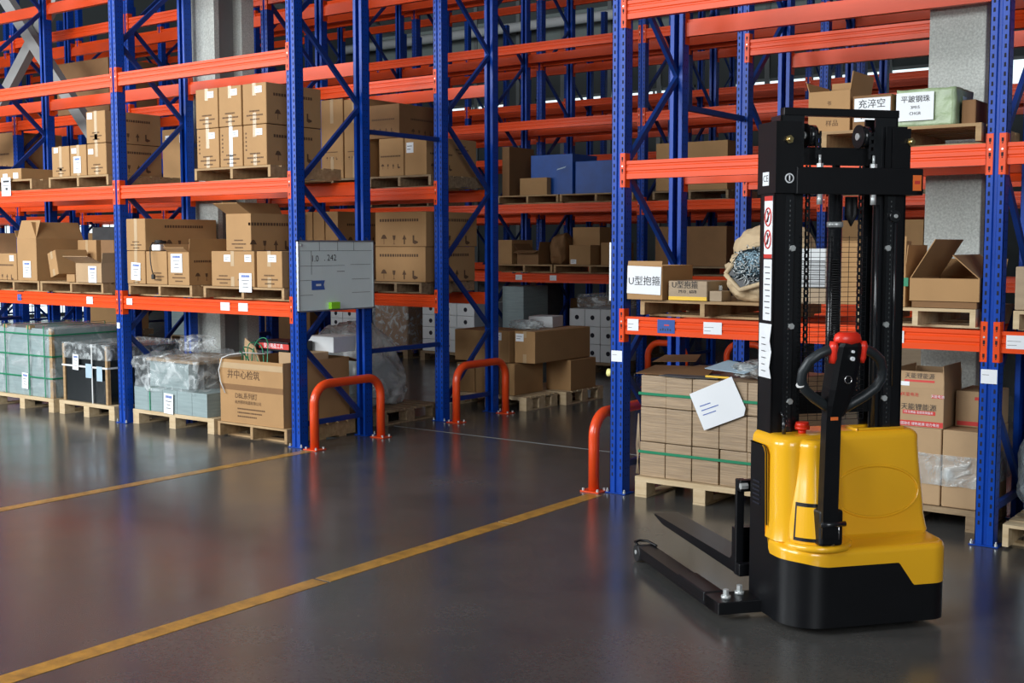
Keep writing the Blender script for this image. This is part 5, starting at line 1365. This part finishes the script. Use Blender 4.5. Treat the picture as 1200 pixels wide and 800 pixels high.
b = MB(); sb(b, U0_-.0368, U0_-.0352, VR+.012, VR+.055, 1.945, 2.015, 'orange_sticker'); sb(b, U0_-.0374, U0_-.0366, VR+.02, VR+.047, 1.975, 1.99, 'red_print'); b.build('orange_sticker', ST)

# ---- carriage, forks, straddle legs
b = MB(); sb(b, .50, .54, -.40, .40, .545, .60, 'black', .004); sb(b, .50, .54, -.40, .40, .14, .20, 'black', .004)
for v in (-.40, -.20, .16, .36): sb(b, .54, .56, v, v+.04, .14, .60, 'black', .003)
sb(b, .44, .50, -.30, -.24, .2, .5, 'black'); sb(b, .44, .50, .2, .26, .2, .5, 'black'); b.build('fork_carriage', ST)
b = MB(); b.cyl(V(.49, -.405, .575), V(.49, -.37, .575), .016, m='zinc', n=6, smooth=False); b.build('carriage_bolt', ST)
for v0 in (-.395, .255):
    b = MB(); O_ = [(.56, .145), (.60, .145), (1.50, .16), (1.63, .185), (1.63, .195), (.62, .20), (.60, .22), (.60, .36), (.56, .36)]
    b.prism(O_, -v0-.14, -v0, 'y', 'black'); b.build('fork', ST)
for s in (-1, 1):
    va, vb = (-.592, -.500) if s < 0 else (.440, .532)
    u00 = .34 if s < 0 else .50
    b = MB(); b.prism([(u00, .03), (1.34, .03), (1.40, .045), (1.40, .07), (1.37, .085), (u00, .088)], -vb, -va, 'y', 'black'); 
    sb(b, u00-.04, u00+.12, min(va, -.37 if s < 0 else .37), max(vb, -.37 if s < 0 else .37), .03, .088, 'black', .004)
    sb(b, u00+.12, .78, va-.004, vb+.004, .045, .094, 'black', .006)
    leg = b.build('straddle_leg', ST)
    b = MB(); b.cyl(V(1.37, va-.006, .046), V(1.37, vb+.006, .046), .044, m='black_rubber', n=24); b.cyl(V(1.37, va-.010, .052), V(1.37, va-.004, .052), .012, m='zinc', n=12); b.build('load_wheel', leg)
    b = MB(); b.tube([V(1.36, va, .092), V(1.43, va+.01, .093), V(1.45, (va+vb)/2, .093), V(1.43, vb-.01, .093), V(1.32, vb, .092)], .007, 8, 'black'); b.build('foot_guard', leg)
    b = MB()
    for uu, vv in ((.36, -.53), (.41, -.44)):
        if s > 0: uu += .16; vv += .06
        b.cyl(V(uu, s*abs(vv), .088), V(uu, s*abs(vv), .102), .022, m='zinc', n=20); b.cyl(V(uu, s*abs(vv), .102), V(uu, s*abs(vv), .13), .014, m='zinc', n=6, smooth=False)
    b.build('leg_bolt', leg)
b = MB(); b.cyl(V(.14, -.04, .08), V(.14, .06, .08), .08, m='black_rubber', n=24); b.build('drive_wheel', ST)
b = MB(); b.cyl(V(.16, .24, .05), V(.16, .28, .05), .05, m='black_rubber', n=20); b.build('castor_wheel', ST)
